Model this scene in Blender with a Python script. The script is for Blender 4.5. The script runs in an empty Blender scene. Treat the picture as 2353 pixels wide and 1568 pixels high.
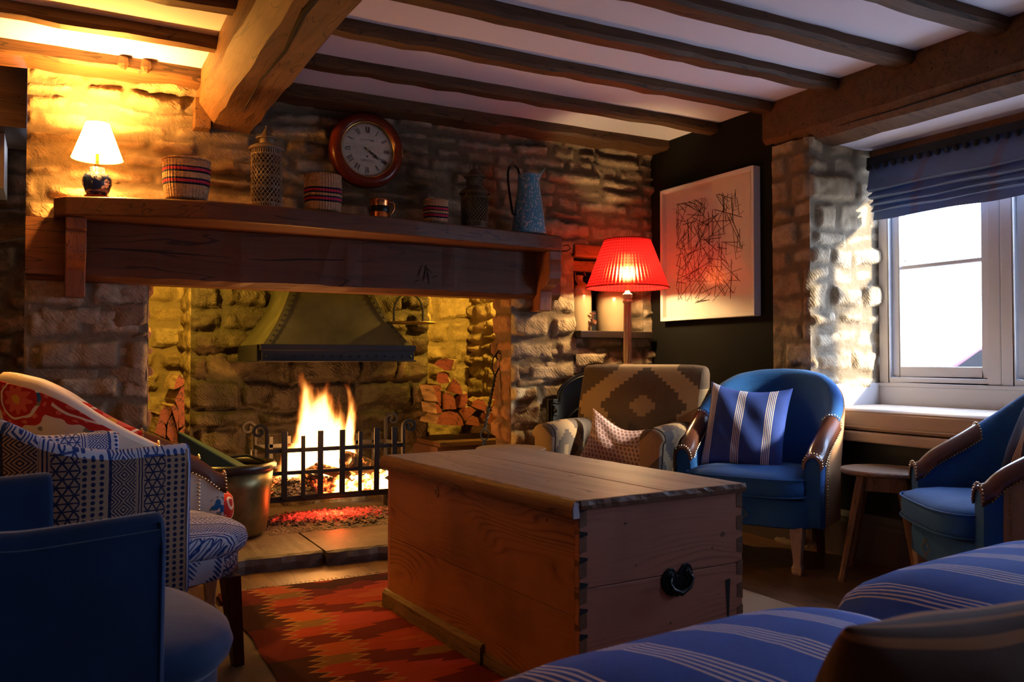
import bpy, bmesh, math, random
import numpy as np
from mathutils import Vector, Matrix
PI = math.pi
R = math.radians
S = bpy.context.scene
COL = S.collection

# ---------------------------------------------------------------- camera
cam_d = bpy.data.cameras.new('camera')
cam = bpy.data.objects.new('camera', cam_d); COL.objects.link(cam)
cam_d.sensor_fit = 'HORIZONTAL'; cam_d.sensor_width = 36.0
cam_d.lens = 36.0 * 1956.0 / 2353.0
cam_d.clip_start = 0.05
cam.location = (0, 0, 1.0)
cam.rotation_euler = (R(90 + 1.29), 0, R(-28.4))
cam_d.dof.use_dof = True
cam_d.dof.focus_distance = 3.6
cam_d.dof.aperture_fstop = 6.3
S.camera = cam

# ---------------------------------------------------------------- world, sun, exposure
S.view_settings.view_transform = 'Standard'
S.view_settings.look = 'None'
S.view_settings.gamma = 1.0
S.view_settings.use_curve_mapping = False
S.view_settings.exposure = 0.08
S.cycles.max_bounces = 8
W = bpy.data.worlds.new('overcast_daylight'); S.world = W
W.use_nodes = True
bg = W.node_tree.nodes['Background']
bg.inputs[0].default_value = (0.50, 0.66, 1.0, 1)
bg.inputs[1].default_value = 18.0


def lamp(name, kind, loc, color, power, **kw):
    d = bpy.data.lights.new(name, kind); o = bpy.data.objects.new(name, d)
    COL.objects.link(o); o.location = loc; d.color = color; d.energy = power
    for k, v in kw.items(): setattr(d, k, v)
    return o


sun = lamp('sun', 'SUN', (8, -4, 8), (1.0, 0.87, 0.66), 18.0, angle=R(6))
sun.rotation_euler = Vector((-0.50, 0.74, -0.36)).to_track_quat('-Z', 'Y').to_euler()


def portal(loc, rot, sx, sy):
    o = lamp('window_light_portal', 'AREA', loc, (1, 1, 1), 1.0, shape='RECTANGLE', size=sx, size_y=sy)
    o.rotation_euler = rot; o.data.cycles.is_portal = True


portal((4.26, 2.38, 1.38), (0, R(90), 0), 1.1, 1.75)
portal((3.86, 0.0, 1.45), (0, R(90), 0), .78, .68)

# ---------------------------------------------------------------- object helpers


def props(o, label=None, cat=None, group=None, kind=None):
    if label: o['label'] = label
    if cat: o['category'] = cat
    if group: o['group'] = group
    if kind: o['kind'] = kind
    return o


def thing(name, label, cat, loc=(0, 0, 0), rz=0.0, group=None, rot=None):
    o = bpy.data.objects.new(name, None); COL.objects.link(o)
    o.empty_display_size = 0.05
    o.location = loc; o.rotation_euler = rot if rot else (0, 0, rz)
    return props(o, label, cat, group)


def copy_tree(o, parent=None):
    c = o.copy(); COL.objects.link(c); c.parent = parent
    for ch in list(o.children): copy_tree(ch, c)
    return c


class B:
    """collects shapes, builds ONE mesh object"""

    def __init__(s): s.v = []; s.f = []; s.uv = {}

    def add(s, vs, fs, uvs=None):
        n = len(s.v); s.v += [tuple(map(float, p)) for p in vs]
        for f in fs: s.f.append([i + n for i in f])
        if uvs is not None:
            for i, q in enumerate(uvs): s.uv[n + i] = q
        return s

    def box(s, a, b, taper=None):
        x0, y0, z0 = a; x1, y1, z1 = b
        vs = [(x0, y0, z0), (x1, y0, z0), (x1, y1, z0), (x0, y1, z0), (x0, y0, z1), (x1, y0, z1), (x1, y1, z1), (x0, y1, z1)]
        return s.add(vs, [(0, 3, 2, 1), (4, 5, 6, 7), (0, 1, 5, 4), (1, 2, 6, 5), (2, 3, 7, 6), (3, 0, 4, 7)])

    def obox(s, c, size, rot=(0, 0, 0)):
        """box of full size at centre c rotated (euler) """
        from mathutils import Euler
        m = Euler(rot).to_matrix(); h = [q / 2 for q in size]
        vs = []
        for z in (-1, 1):
            for x, y in ((-1, -1), (1, -1), (1, 1), (-1, 1)):
                vs.append(Vector(c) + m @ Vector((x * h[0], y * h[1], z * h[2])))
        return s.add(vs, [(0, 3, 2, 1), (4, 5, 6, 7), (0, 1, 5, 4), (1, 2, 6, 5), (2, 3, 7, 6), (3, 0, 4, 7)])

    def rings(s, rs, closed=True, caps=True, uvscale=None):
        """loft: list of rings (each same number of points)"""
        n = len(rs[0]); vs = [p for r in rs for p in r]; fs = []
        for i in range(len(rs) - 1):
            for j in range(n if closed else n - 1):
                a = i * n + j; b = i * n + (j + 1) % n
                fs.append((a, b, b + n, a + n))
        if caps and closed:
            fs.append(tuple(reversed(range(n)))); fs.append(tuple((len(rs) - 1) * n + k for k in range(n)))
        uvs = None
        if uvscale:
            uvs = []
            vv = 0
            for i, r in enumerate(rs):
                if i: vv += (Vector(r[n // 2]) - Vector(rs[i - 1][n // 2])).length
                uu = 0
                for j, p in enumerate(r):
                    if j: uu += (Vector(p) - Vector(r[j - 1])).length
                    uvs.append((vv, uu))
        return s.add(vs, fs, uvs)

    def lathe(s, prof, n=32, c=(0, 0, 0), axis='z', cap=True):
        rs = []
        for r, z in prof:
            ring = []
            for k in range(n):
                a = 2 * PI * k / n
                p = (r * math.cos(a), r * math.sin(a), z)
                if axis == 'y': p = (p[0], -z, p[1])
                if axis == 'x': p = (z, p[0], p[1])
                ring.append((p[0] + c[0], p[1] + c[1], p[2] + c[2]))
            rs.append(ring)
        if cap and prof[0][0] > .008 and prof[-1][0] > .008:      # annular body: close the profile instead of capping
            return s.rings(rs + [rs[0]], True, False)
        return s.rings(rs, True, cap)

    def tube(s, pts, r, n=8, cap=True):
        pts = [Vector(p) for p in pts]; rr = r if isinstance(r, (list, tuple)) else [r] * len(pts)
        rs = []; up = None
        for i, p in enumerate(pts):
            t = (pts[min(i + 1, len(pts) - 1)] - pts[max(i - 1, 0)]).normalized()
            if up is None:
                up = Vector((0, 0, 1)) if abs(t.z) < .9 else Vector((1, 0, 0))
            a = t.cross(up)
            if a.length < 1e-5: a = t.cross(Vector((0, 1, 0)))
            a.normalize(); b = a.cross(t).normalized(); up = b
            rs.append([p + (a * math.cos(2 * PI * k / n) + b * math.sin(2 * PI * k / n)) * rr[i] for k in range(n)])
        return s.rings(rs, True, cap)

    def strip(s, pts, w, t, side):
        """flat bar swept along pts; w across 'side' vector, t thick"""
        pts = [Vector(p) for p in pts]; side = Vector(side).normalized(); rs = []
        for i, p in enumerate(pts):
            tg = (pts[min(i + 1, len(pts) - 1)] - pts[max(i - 1, 0)]).normalized()
            n = tg.cross(side).normalized()
            rs.append([p + side * w / 2 + n * t / 2, p - side * w / 2 + n * t / 2, p - side * w / 2 - n * t / 2, p + side * w / 2 - n * t / 2])
        return s.rings(rs)

    def prism(s, poly, a, b, axis='x'):
        """extrude 2D polygon between a and b along axis"""
        def P(p, q):
            return {'x': (q, p[0], p[1]), 'y': (p[0], q, p[1]), 'z': (p[0], p[1], q)}[axis]
        return s.rings([[P(p, a) for p in poly], [P(p, b) for p in poly]])

    def ball(s, c, r, n=10, sq=(1, 1, 1)):
        prof = [(r * math.sin(PI * i / (n // 2 + 1)), -r * math.cos(PI * i / (n // 2 + 1))) for i in range(0, n // 2 + 2)]
        prof[0] = (r * .02, -r); prof[-1] = (r * .02, r)
        rs = [[(c[0] + q * math.cos(2 * PI * k / n) * sq[0], c[1] + q * math.sin(2 * PI * k / n) * sq[1], c[2] + z * sq[2]) for k in range(n)] for q, z in prof]
        return s.rings(rs)

    def build(s, name, mat, parent=None, smooth=False, bevel=0, seg=2, subd=0, loc=None, rot=None, angle=40, disp=None, wire=0):
        me = bpy.data.meshes.new(name); me.from_pydata(s.v, [], s.f); me.update()
        bm = bmesh.new(); bm.from_mesh(me); bmesh.ops.remove_doubles(bm, verts=bm.verts, dist=1e-6) if not s.uv else None; bmesh.ops.recalc_face_normals(bm, faces=bm.faces); bm.to_mesh(me); bm.free()
        if s.uv:
            l = me.uv_layers.new(name='UVMap')
            for lp in me.loops: l.data[lp.index].uv = s.uv.get(lp.vertex_index, (0, 0))
        if isinstance(mat, str): mat = MAT[mat]
        me.materials.append(mat)
        o = bpy.data.objects.new(name, me); COL.objects.link(o)
        if parent is not None: o.parent = parent
        if loc: o.location = loc
        if rot: o.rotation_euler = rot
        if smooth:
            me.polygons.foreach_set('use_smooth', [True] * len(me.polygons))
            if smooth == 'auto':
                try: me.set_sharp_from_angle(angle=R(angle))
                except Exception: pass
        if wire:
            m = o.modifiers.new('w', 'WIREFRAME'); m.thickness = wire
        if bevel:
            m = o.modifiers.new('b', 'BEVEL'); m.width = bevel; m.segments = seg; m.limit_method = 'ANGLE'; m.angle_limit = R(35)
        if subd:
            m = o.modifiers.new('s', 'SUBSURF'); m.levels = subd; m.render_levels = subd
        if disp:
            t = bpy.data.textures.new(name + '_rough', 'CLOUDS'); t.noise_scale = disp[1]
            m = o.modifiers.new('d', 'DISPLACE'); m.texture = t; m.strength = disp[0]; m.mid_level = .5; m.texture_coords = 'GLOBAL' if len(disp) > 2 else 'LOCAL'
        return o


# ---------------------------------------------------------------- node language
class G:
    """one material's node graph with small operator language"""

    def __init__(s, name):
        s.m = bpy.data.materials.new(name); s.m.use_nodes = True; s.t = s.m.node_tree
        s.bsdf = s.t.nodes['Principled BSDF']; s.out = s.t.nodes['Material Output']

    def n(s, typ, **kw):
        x = s.t.nodes.new(typ)
        for k, v in kw.items(): setattr(x, k, v)
        return x

    def put(s, sock, v):
        if isinstance(v, X): s.t.links.new(v.s, sock)
        elif v is not None:
            if isinstance(v, (tuple, list)) and len(v) == 3 and sock.type == 'RGBA': v = (*v, 1)
            sock.default_value = v

    def math(s, op, a, b=None, c=None):
        x = s.n('ShaderNodeMath', operation=op); s.put(x.inputs[0], a)
        if b is not None: s.put(x.inputs[1], b)
        if c is not None: s.put(x.inputs[2], c)
        return X(s, x.outputs[0])

    def coord(s, kind='Object'):
        return X(s, s.n('ShaderNodeTexCoord').outputs[kind])

    def uv(s):
        return X(s, s.n('ShaderNodeTexCoord').outputs['UV'])

    def sep(s, v):
        x = s.n('ShaderNodeSeparateXYZ'); s.put(x.inputs[0], v); return [X(s, o) for o in x.outputs]

    def comb(s, a, b, c=0.0):
        x = s.n('ShaderNodeCombineXYZ')
        for i, q in enumerate((a, b, c)): s.put(x.inputs[i], q)
        return X(s, x.outputs[0])

    def mapping(s, v, scale=(1, 1, 1), rot=(0, 0, 0), loc=(0, 0, 0)):
        x = s.n('ShaderNodeMapping'); s.put(x.inputs[0], v); x.inputs[1].default_value = loc
        x.inputs[2].default_value = rot; x.inputs[3].default_value = scale; return X(s, x.outputs[0])

    def noise(s, v, scale=5., detail=3., rough=.5, dist=0., out=0):
        x = s.n('ShaderNodeTexNoise'); s.put(x.inputs['Vector'], v); x.inputs['Scale'].default_value = scale
        x.inputs['Detail'].default_value = detail; x.inputs['Roughness'].default_value = rough; x.inputs['Distortion'].default_value = dist
        return X(s, x.outputs[out])

    def wave(s, v, scale=5., dist=2., detail=2., dscale=1., typ='BANDS', direction='X'):
        x = s.n('ShaderNodeTexWave'); x.wave_type = typ
        if typ == 'BANDS': x.bands_direction = direction
        s.put(x.inputs['Vector'], v); x.inputs['Scale'].default_value = scale; x.inputs['Distortion'].default_value = dist
        x.inputs['Detail'].default_value = detail; x.inputs['Detail Scale'].default_value = dscale
        return X(s, x.outputs[1])

    def vor(s, v, scale=5., feature='F1', out=0, rnd=1.):
        x = s.n('ShaderNodeTexVoronoi', feature=feature); s.put(x.inputs['Vector'], v); x.inputs['Scale'].default_value = scale
        x.inputs['Randomness'].default_value = rnd
        return X(s, x.outputs[out])

    def mix(s, f, a, b):
        x = s.n('ShaderNodeMix', data_type='RGBA'); s.put(x.inputs[0], f); s.put(x.inputs[6], a); s.put(x.inputs[7], b)
        return X(s, x.outputs[2])

    def mixf(s, f, a, b):
        x = s.n('ShaderNodeMix', data_type='FLOAT'); s.put(x.inputs[0], f); s.put(x.inputs[2], a); s.put(x.inputs[3], b)
        return X(s, x.outputs[0])

    def ramp(s, f, stops, interp='LINEAR'):
        x = s.n('ShaderNodeValToRGB'); s.put(x.inputs[0], f); cr = x.color_ramp; cr.interpolation = interp
        while len(cr.elements) < len(stops): cr.elements.new(.5)
        for e, (p, c) in zip(cr.elements, stops): e.position = p; e.color = (*c, 1)
        return X(s, x.outputs[0])

    def attr(s, name, out=0):
        x = s.n('ShaderNodeAttribute', attribute_name=name); return X(s, x.outputs[out])

    def bump(s, h, strength=.4, dist=.01):
        x = s.n('ShaderNodeBump'); s.put(x.inputs['Height'], h); x.inputs['Strength'].default_value = strength
        x.inputs['Distance'].default_value = dist
        s.t.links.new(x.outputs[0], s.bsdf.inputs['Normal'])

    def set(s, **kw):
        names = dict(color='Base Color', rough='Roughness', metal='Metallic', spec='Specular IOR Level', trans='Transmission Weight',
                     ecol='Emission Color', estr='Emission Strength', sheen='Sheen Weight', coat='Coat Weight', ior='IOR', alpha='Alpha', sss='Subsurface Weight')
        for k, v in kw.items(): s.put(s.bsdf.inputs[names[k]], v)
        return s


class X:
    def __init__(s, g, sock): s.g = g; s.s = sock
    def __add__(s, o): return s.g.math('ADD', s, o)
    __radd__ = __add__
    def __sub__(s, o): return s.g.math('SUBTRACT', s, o)
    def __rsub__(s, o): return s.g.math('SUBTRACT', o, s)
    def __mul__(s, o): return s.g.math('MULTIPLY', s, o)
    __rmul__ = __mul__
    def __truediv__(s, o): return s.g.math('DIVIDE', s, o)
    def __lt__(s, o): return s.g.math('LESS_THAN', s, o)
    def __gt__(s, o): return s.g.math('GREATER_THAN', s, o)
    def floor(s): return s.g.math('FLOOR', s)
    def fr(s): return s.g.math('FRACT', s)
    def abs(s): return s.g.math('ABSOLUTE', s)
    def sin(s): return s.g.math('SINE', s)
    def sqrt(s): return s.g.math('SQRT', s)
    def pow(s, p): return s.g.math('POWER', s, p)
    def min(s, o): return s.g.math('MINIMUM', s, o)
    def max(s, o): return s.g.math('MAXIMUM', s, o)
    def step(s, k): return (s * k).floor() / k
    def tri(s, p):      # triangle wave 0..1 of period p
        return (s / p).fr().__sub__(.5).abs() * 2.0


MAT = {}


def mat(name):
    def deco(fn):
        g = G(name); fn(g); MAT[name] = g.m; return fn
    return deco


def plain(name, color, rough=.6, metal=0., **kw):
    g = G(name); g.set(color=color, rough=rough, metal=metal, **kw)
    c = g.coord(); g.bump(g.noise(c, 60, 2), .08, .002)
    MAT[name] = g.m


def wood(name, dark, light, rough=.55, scale=1.0, axis='x', wear=None, bump=.35, fine=1.0, cr=.008):
    g = G(name); c = g.coord()
    st = {'x': (1.2, 14, 14), 'y': (14, 1.2, 14), 'z': (14, 14, 1.2)}[axis]
    v = g.mapping(c, scale=[q * scale for q in st])
    n1 = g.noise(v, 1.6, 5, .6, .9); n2 = g.noise(g.mapping(c, scale=[q * scale * 3 for q in st]), 3., 3, .7)
    big = g.noise(c, 1.7, 2)
    f = n1 * .6 + n2 * .25 * fine + big * .3 - .1
    col = g.ramp(f, [(0.25, dark), (.5, tuple((a + b) / 2 for a, b in zip(dark, light))), (.75, light)])
    crack = (g.noise(g.mapping(c, scale=[q * scale * .7 for q in st]), 2.3, 2, .5, .4) - .5).abs() < cr
    col = g.mix(crack * .7, col, tuple(q * .35 for q in dark))
    g.set(color=col, rough=rough, spec=.35)
    g.bump(n1 * .5 + n2 * .4 - crack * .5, bump, .006)
    MAT[name] = g.m

# ================================================================ materials
wood('oak_beam', (.045, .019, .008), (.165, .078, .030), .6, .8, 'x', bump=.8)
wood('oak_spine', (.075, .032, .012), (.25, .125, .050), .6, .8, 'y', bump=.9)
wood('oak_mantel', (.055, .018, .008), (.17, .062, .026), .42, .7, 'x', bump=.4)
wood('oak_lintel', (.050, .016, .006), (.16, .052, .018), .55, .5, 'x', bump=.5)
wood('corbel_wood', (.16, .050, .024), (.30, .110, .050), .42, 1.2, 'z', bump=.2)
wood('floor_oak', (.060, .026, .010), (.22, .10, .036), .38, .6, 'y', bump=.25)


def pine(name, dark, light, along, rough, gain=1.):
    """old pine board with cathedral grain: growth-ring lines bending round long knots"""
    g = G(name); c = g.coord(); x, y, z = g.sep(c); a = y if along == 'y' else x
    v = g.comb(a * .9, z * 3.6, .3 if along == 'y' else 4.7)
    n = g.noise(v, 1.4, 2, .45, .3); n2 = g.noise(g.comb(a * 5., z * 60., 0.), 1., 3); big = g.noise(c, 2.2, 3)
    ph = z * 46. + n * 17.
    ln = (ph.fr() - .5).abs() * 2.; ln = g.math('POWER', ln, 2.6)
    band = ((n - .42).abs() * -9. + 1.).max(.12)
    f = (ln * band * gain + n2 * .22).min(1.)
    col = g.mix(f, light, dark); col = g.mix(((big - .5) * 2.2).max(0.).min(.7), col, tuple(q * .5 for q in dark))
    kn = g.vor(g.comb(a * 2.2, z * 4.5, 2.), 1.6, rnd=1.); col = g.mix((kn < .045), col, tuple(q * .45 for q in dark))
    g.set(color=col, rough=rough, spec=.35); g.bump(f + n2 * .4, .22, .003); MAT[name] = g.m


pine('pine_front', (.17, .048, .012), (.40, .150, .045), 'y', .48)
pine('pine_end', (.185, .062, .036), (.46, .180, .100), 'x', .5, .6)
wood('pine_lid', (.24, .155, .10), (.52, .39, .28), .45, .45, 'y', bump=.25, cr=.003)
wood('pine_edge', (.10, .042, .018), (.26, .12, .052), .5, .8, 'y', bump=.6)
wood('dark_plinth', (.10, .05, .014), (.26, .15, .05), .6, 1.2, 'y', bump=.7)
wood('stool_wood', (.12, .062, .030), (.30, .175, .095), .4, 1.2, 'z', bump=.15)
wood('stool_top', (.20, .125, .075), (.36, .25, .165), .38, .8, 'x', bump=.15)
wood('limed_oak', (.34, .235, .16), (.52, .40, .29), .55, 2.0, 'z', bump=.3)
wood('mahogany_leg', (.040, .012, .008), (.10, .030, .020), .3, 1.5, 'z', bump=.1)
wood('mahogany', (.13, .018, .008), (.24, .040, .014), .22, 2.0, 'x', bump=.05)
wood('orange_oak', (.15, .05, .018), (.30, .115, .042), .5, 1.0, 'x', bump=.3)
plain('iron', (.018, .016, .015), .5, .25)
plain('black_iron', (.010, .010, .010), .38, .5)
plain('brass_nail', (.62, .42, .20), .28, 1.)
plain('brass', (.72, .45, .14), .25, 1.)
plain('copper', (.75, .26, .08), .22, 1.)
plain('aged_brass', (.30, .19, .07), .40, .85)
plain('white_paint', (.60, .59, .60), .42)
plain('frame_white', (.80, .77, .72), .4)
plain('mount_white', (.78, .74, .68), .8)
plain('art_line', (.05, .035, .022), .8)
plain('clock_ink', (.012, .011, .012), .5)
plain('slate', (.028, .018, .016), .32)
plain('dark_cloth', (.012, .014, .022), .9)
plain('green_canvas', (.022, .050, .028), .7)
plain('dark_brick', (.085, .035, .020), .85)
plain('leather', (.115, .040, .022), .28, coat=.3)
plain('seat_cream', (.62, .50, .38), .85)
plain('grey_trim', (.115, .105, .09), .5)
plain('panel_dark', (.010, .013, .015), .5)
plain('lamp_porcelain', (.62, .66, .72), .12)
plain('enamel_black', (.01, .012, .02), .18)
plain('soot', (.012, .010, .009), .9)
plain('tree_bark', (.25, .2, .14), .9)
plain('car_paint', (.12, .02, .025), .25)
plain('asphalt', (.35, .34, .33), .9)
plain('thatch', (.66, .62, .56), .9)
plain('bulb', (1, .9, .7), .4, ecol=(1, .62, .25), estr=14.)
plain('downlight_glass', (1, .8, .4), .4, ecol=(1, .62, .16), estr=12.)


@mat('plaster')
def _(g):
    c = g.coord(); g.set(color=g.mix(g.noise(c, 3, 3), (.78, .78, .90), (.70, .695, .80)), rough=.85)
    g.bump(g.noise(c, 6, 4), .3, .006)


@mat('dark_paint')
def _(g):
    c = g.coord(); g.set(color=g.mix(g.noise(c, 2, 3), (.006, .006, .005), (.011, .010, .008)), rough=.85, spec=.12)
    g.bump(g.noise(c, 9, 4), .25, .006)


def stone_mat(name, mortar, cols, rough=.9, fine=1., chw=.12, soot=False):
    g = G(name); st = g.attr('Stone'); r, rnd, fn = g.sep(st); c = g.coord()
    n = g.noise(c, 22, 5, .65); n2 = g.noise(c, 5, 3)
    k = len(cols)
    sc = g.ramp(rnd, [(i / k, q) for i, q in enumerate(cols)], 'CONSTANT')
    sc = g.mix(((n - .30) * 1.7).max(0.).min(.85), sc, tuple(q * .38 for q in cols[0]))
    sc = g.mix(((n2 - .55) * 3.).max(0.).min(.5), sc, tuple(min(1, q * 1.35) for q in cols[1]))
    mo = g.mix(n, mortar, tuple(q * .62 for q in mortar))
    col = g.mix(r, mo, sc)
    if soot:      # smoke stain round the fire
        x, y, z = g.sep(c); s_ = ((x - 1.5) / .66).pow(2.) + ((z - .72) / .60).pow(2.) + (n2 - .5) * 1.6
        col = g.mix(((1.25 - s_) * 1.4).max(0.).min(.88), col, (.012, .009, .007))
    g.set(color=col, rough=rough, spec=.2)
    chis = g.wave(g.mapping(c, rot=(.3, .5, .9)), 24, 7, 3, 1.2)
    g.bump(n * .8 + chis * r * chw + g.noise(c, 48, 4, .7) * .45 + (g.noise(c, 9, 3, .6, .8) - .5).abs() * -1.2, .8 * fine, .012)
    MAT[name] = g.m


stone_mat('stone', (.20, .155, .105), [(.36, .27, .175), (.46, .37, .26), (.31, .23, .15), (.42, .32, .21), (.27, .19, .12)])
stone_mat('stone_pale', (.25, .195, .13), [(.54, .43, .28), (.62, .51, .35), (.50, .38, .235), (.58, .46, .30), (.44, .33, .20)])
stone_mat('stone_sooty', (.085, .065, .030), [(.11, .080, .038), (.14, .105, .052), (.085, .06, .03), (.12, .088, .042), (.07, .05, .025)], .6, 1.5, soot=True)
stone_mat('stone_yellow', (.28, .20, .085), [(.38, .27, .11), (.46, .34, .15), (.33, .23, .09), (.40, .28, .12), (.29, .20, .08)], .7, 1.2)
stone_mat('stone_red', (.14, .08, .05), [(.25, .115, .06), (.30, .15, .085), (.21, .10, .055), (.28, .14, .08), (.19, .085, .045)])


@mat('flagstone')
def _(g):
    c = g.coord(); n = g.noise(c, 5, 6, .65); n2 = g.noise(c, 40, 3)
    g.set(color=g.ramp(n, [(.3, (.04, .026, .020)), (.5, (.07, .046, .034)), (.7, (.11, .078, .058))]), rough=.6, spec=.35)
    g.bump(n + n2 * .3, .6, .010)


def weave_bump(g, v, s=260., st=.25):
    x, y, z = g.sep(v)
    g.bump((x * s).sin() * .5 + (y * s).sin() * .5 + g.noise(v, 8, 3) * 1.5, st, .0015)


@mat('blue_linen')
def _(g):
    c = g.coord(); n = g.noise(g.mapping(c, scale=(60, 60, 400)), 1., 2); n2 = g.noise(g.mapping(c, scale=(400, 400, 60)), 1., 2)
    g.set(color=g.mix(n * .5 + n2 * .5, (.006, .060, .215), (.018, .125, .380)), rough=.8, sheen=.06, spec=.25)
    g.bump(n + n2 + g.noise(c, 9, 3) * 2., .3, .0025)


@mat('navy_linen')
def _(g):
    c = g.coord(); n = g.noise(g.mapping(c, scale=(60, 60, 400)), 1., 2)
    g.set(color=g.mix(n, (.010, .022, .085), (.022, .045, .14)), rough=.85, spec=.25)
    g.bump(n + g.noise(c, 12, 3) * 2., .3, .0025)


@mat('blue_velvet')
def _(g):
    c = g.coord(); g.set(color=g.mix(g.noise(c, 7, 3), (.0004, .004, .020), (.004, .036, .12)), rough=.8, sheen=.2, spec=.2)
    g.bump(g.noise(c, 14, 3), .25, .006)


@mat('tan_linen')
def _(g):
    c = g.coord(); n = g.noise(g.mapping(c, scale=(300, 300, 40)), 1., 2)
    g.set(color=g.mix(n, (.38, .185, .080), (.52, .29, .14)), rough=.85, spec=.2); g.bump(n, .3, .002)


def striped(name, base, base2, line, period=.155, n=5, lw=.0042, gap=.0105, axis=0, off=0., kind='UV', rough=.85):
    g = G(name); c = g.uv() if kind == 'UV' else g.coord(); p = g.sep(c)[axis] + (50.0 * period + off)
    q = ((p / period).fr() - .5) * period
    inside = q.abs() < (gap * n / 2)
    ph = ((q / gap) + (0.5 if n % 2 else 0.0)).fr() - .5
    ln = (ph.abs() < (lw / gap / 2)) * inside
    nz = g.noise(c, 9, 4)
    col = g.mix(nz, base, base2)
    g.set(color=g.mix(ln, col, line), rough=rough, spec=.15)
    g.bump(g.noise(g.mapping(c, scale=(350, 350, 350)), 1., 2) + g.noise(c, 10, 3) * 2 + ln * .4, .3, .003)
    MAT[name] = g.m


striped('stripe_cushion', (.022, .045, .20), (.035, .070, .28), (.72, .62, .55), period=.150, n=5, lw=.0042, gap=.0088, off=.0)
striped('stripe_dark_cushion', (.010, .014, .045), (.018, .022, .07), (.50, .36, .25), period=.150, n=5, lw=.0042, gap=.0088, off=.03)
striped('stripe_sofa', (.022, .068, .37), (.045, .125, .54), (.78, .66, .66), period=.170, n=5, lw=.0048, gap=.0128, axis=0, kind='Object', off=.115)
striped('stripe_brown', (.085, .036, .016), (.11, .050, .022), (.36, .135, .04), period=.20, n=4, lw=.0075, gap=.016, off=.06)


def kilim_mat(name, cx, cy, a, b, st, kind='UV', dark=(.070, .048, .040), light=(.40, .27, .145)):
    g = G(name); c = g.uv() if kind == 'UV' else g.coord(); u, v, w = g.sep(c)
    u = (u - cx).abs(); v = (v - cy).abs()
    per = a * 2.9; u = ((u + per / 2) / per).fr().__sub__(.5).abs() * per
    perv = b * 2.9; v = ((v + perv / 2) / perv).fr().__sub__(.5).abs() * perv
    d = g.math('CEIL', u / st) * st / a + (v / b)
    d2 = g.math('CEIL', u / st) * (st / a) + g.math('CEIL', v / (st * .75)) * (st * .75 / b)
    m1 = d2 < .40; m2 = (d2 > 1.06) * (d2 < 1.62)
    f = (m1 * .62 + m2).min(1.)
    n = g.noise(g.mapping(c, scale=(30, 400, 30)), 1., 3)
    col = g.mix(f, dark, light); col = g.mix(n * .6, col, tuple(q * .45 for q in light))
    g.set(color=col, rough=.95, spec=.1); wv = g.wave(c, 120, 1, 1)
    g.bump(g.noise(g.mapping(c, scale=(120, 500, 120)), 1., 3) + g.noise(c, 12, 3) * 1.5, .6, .004)
    MAT[name] = g.m


kilim_mat('kilim_back', 0.045, .325, .285, .240, .026)
kilim_mat('kilim_arm', .10, .14, .15, .14, .022, dark=(.10, .082, .075))
kilim_mat('kilim_seat', 0., 0., .20, .14, .024, kind='Object')


@mat('paisley_cloth')
def _(g):
    c = g.uv(); u, v, w = g.sep(c); s = 44.
    row = (v * s).floor(); uo = (u * s + row * .5).fr() - .5; vo = (v * s).fr() - .5
    d = ((uo + vo * .25).pow(2.) * 1.5 + vo.pow(2.)).sqrt(); ring = (d < .36) * (1 - (d < .20) * (d > .12))
    g.set(color=g.mix(ring, (.52, .34, .30), (.10, .045, .045)), rough=.9, spec=.1)
    g.bump(g.noise(c, 14, 3), .3, .006)


def ikat_nodes(g, c, blue, pale, s=1.0):
    u, v, w = g.sep(c); u = u * s; v = v * s
    P = .230; x = (u / P).fr() * P; wob = g.noise(g.mapping(c, scale=(40 * s, 40 * s, 40)), 1., 2) * .004
    x = x + wob - .002; yv = v + wob

    def col(a, b): return (x > a) * (x < b)
    # dots: rows of rounded beads
    dx = ((x - .004) / .021).fr() - .5; dy = (yv / .017).fr() - .5
    dots = ((dx.pow(2.) * 1.6 + dy.pow(2.)) < .125)
    # triangles lattice
    k = .026
    l1 = (yv / (k * .866)).fr().__sub__(.5).abs() > .40
    l2 = ((x * .866 + yv * .5) / (k * .866)).fr().__sub__(.5).abs() > .40
    l3 = ((x * .866 - yv * .5) / (k * .866)).fr().__sub__(.5).abs() > .40
    tri = l1.max(l2).max(l3)
    # diamonds
    a = (yv / .050).fr().__sub__(.5).abs() * .050; e = (x - .185).abs(); dd = ((a + e) / .0105).fr() > .5
    lines = (x / .0085).fr() > .55
    m = (col(.0, .066) * dots).max(col(.066, .128) * tri).max(col(.132, .150) * lines).max(col(.152, .218) * dd).max(col(.218, .227))
    return m


@mat('ikat_cloth')
def _(g):
    c = g.uv(); m = ikat_nodes(g, c, None, None)
    n = g.noise(c, 60, 3); n2 = g.noise(c, 5, 2)
    m = (m * (.82 + n * .3)).min(1.)
    g.set(color=g.mix(m, g.mix(n2, (.58, .56, .60), (.42, .42, .50)), (.016, .050, .20)), rough=.9, spec=.12)
    g.bump(n + g.noise(c, 9, 2) * 2, .2, .003)


@mat('ikat_shaded')  # same print as the inside cloth, dim warm light painted into its colours
def _(g):
    c = g.uv(); m = ikat_nodes(g, c, None, None); n = g.noise(c, 60, 3)
    m = (m * (.82 + n * .3)).min(1.)
    g.set(color=g.mix(m, (.34, .21, .13), (.012, .016, .055)), rough=.9, spec=.12); g.bump(n, .2, .003)


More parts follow.
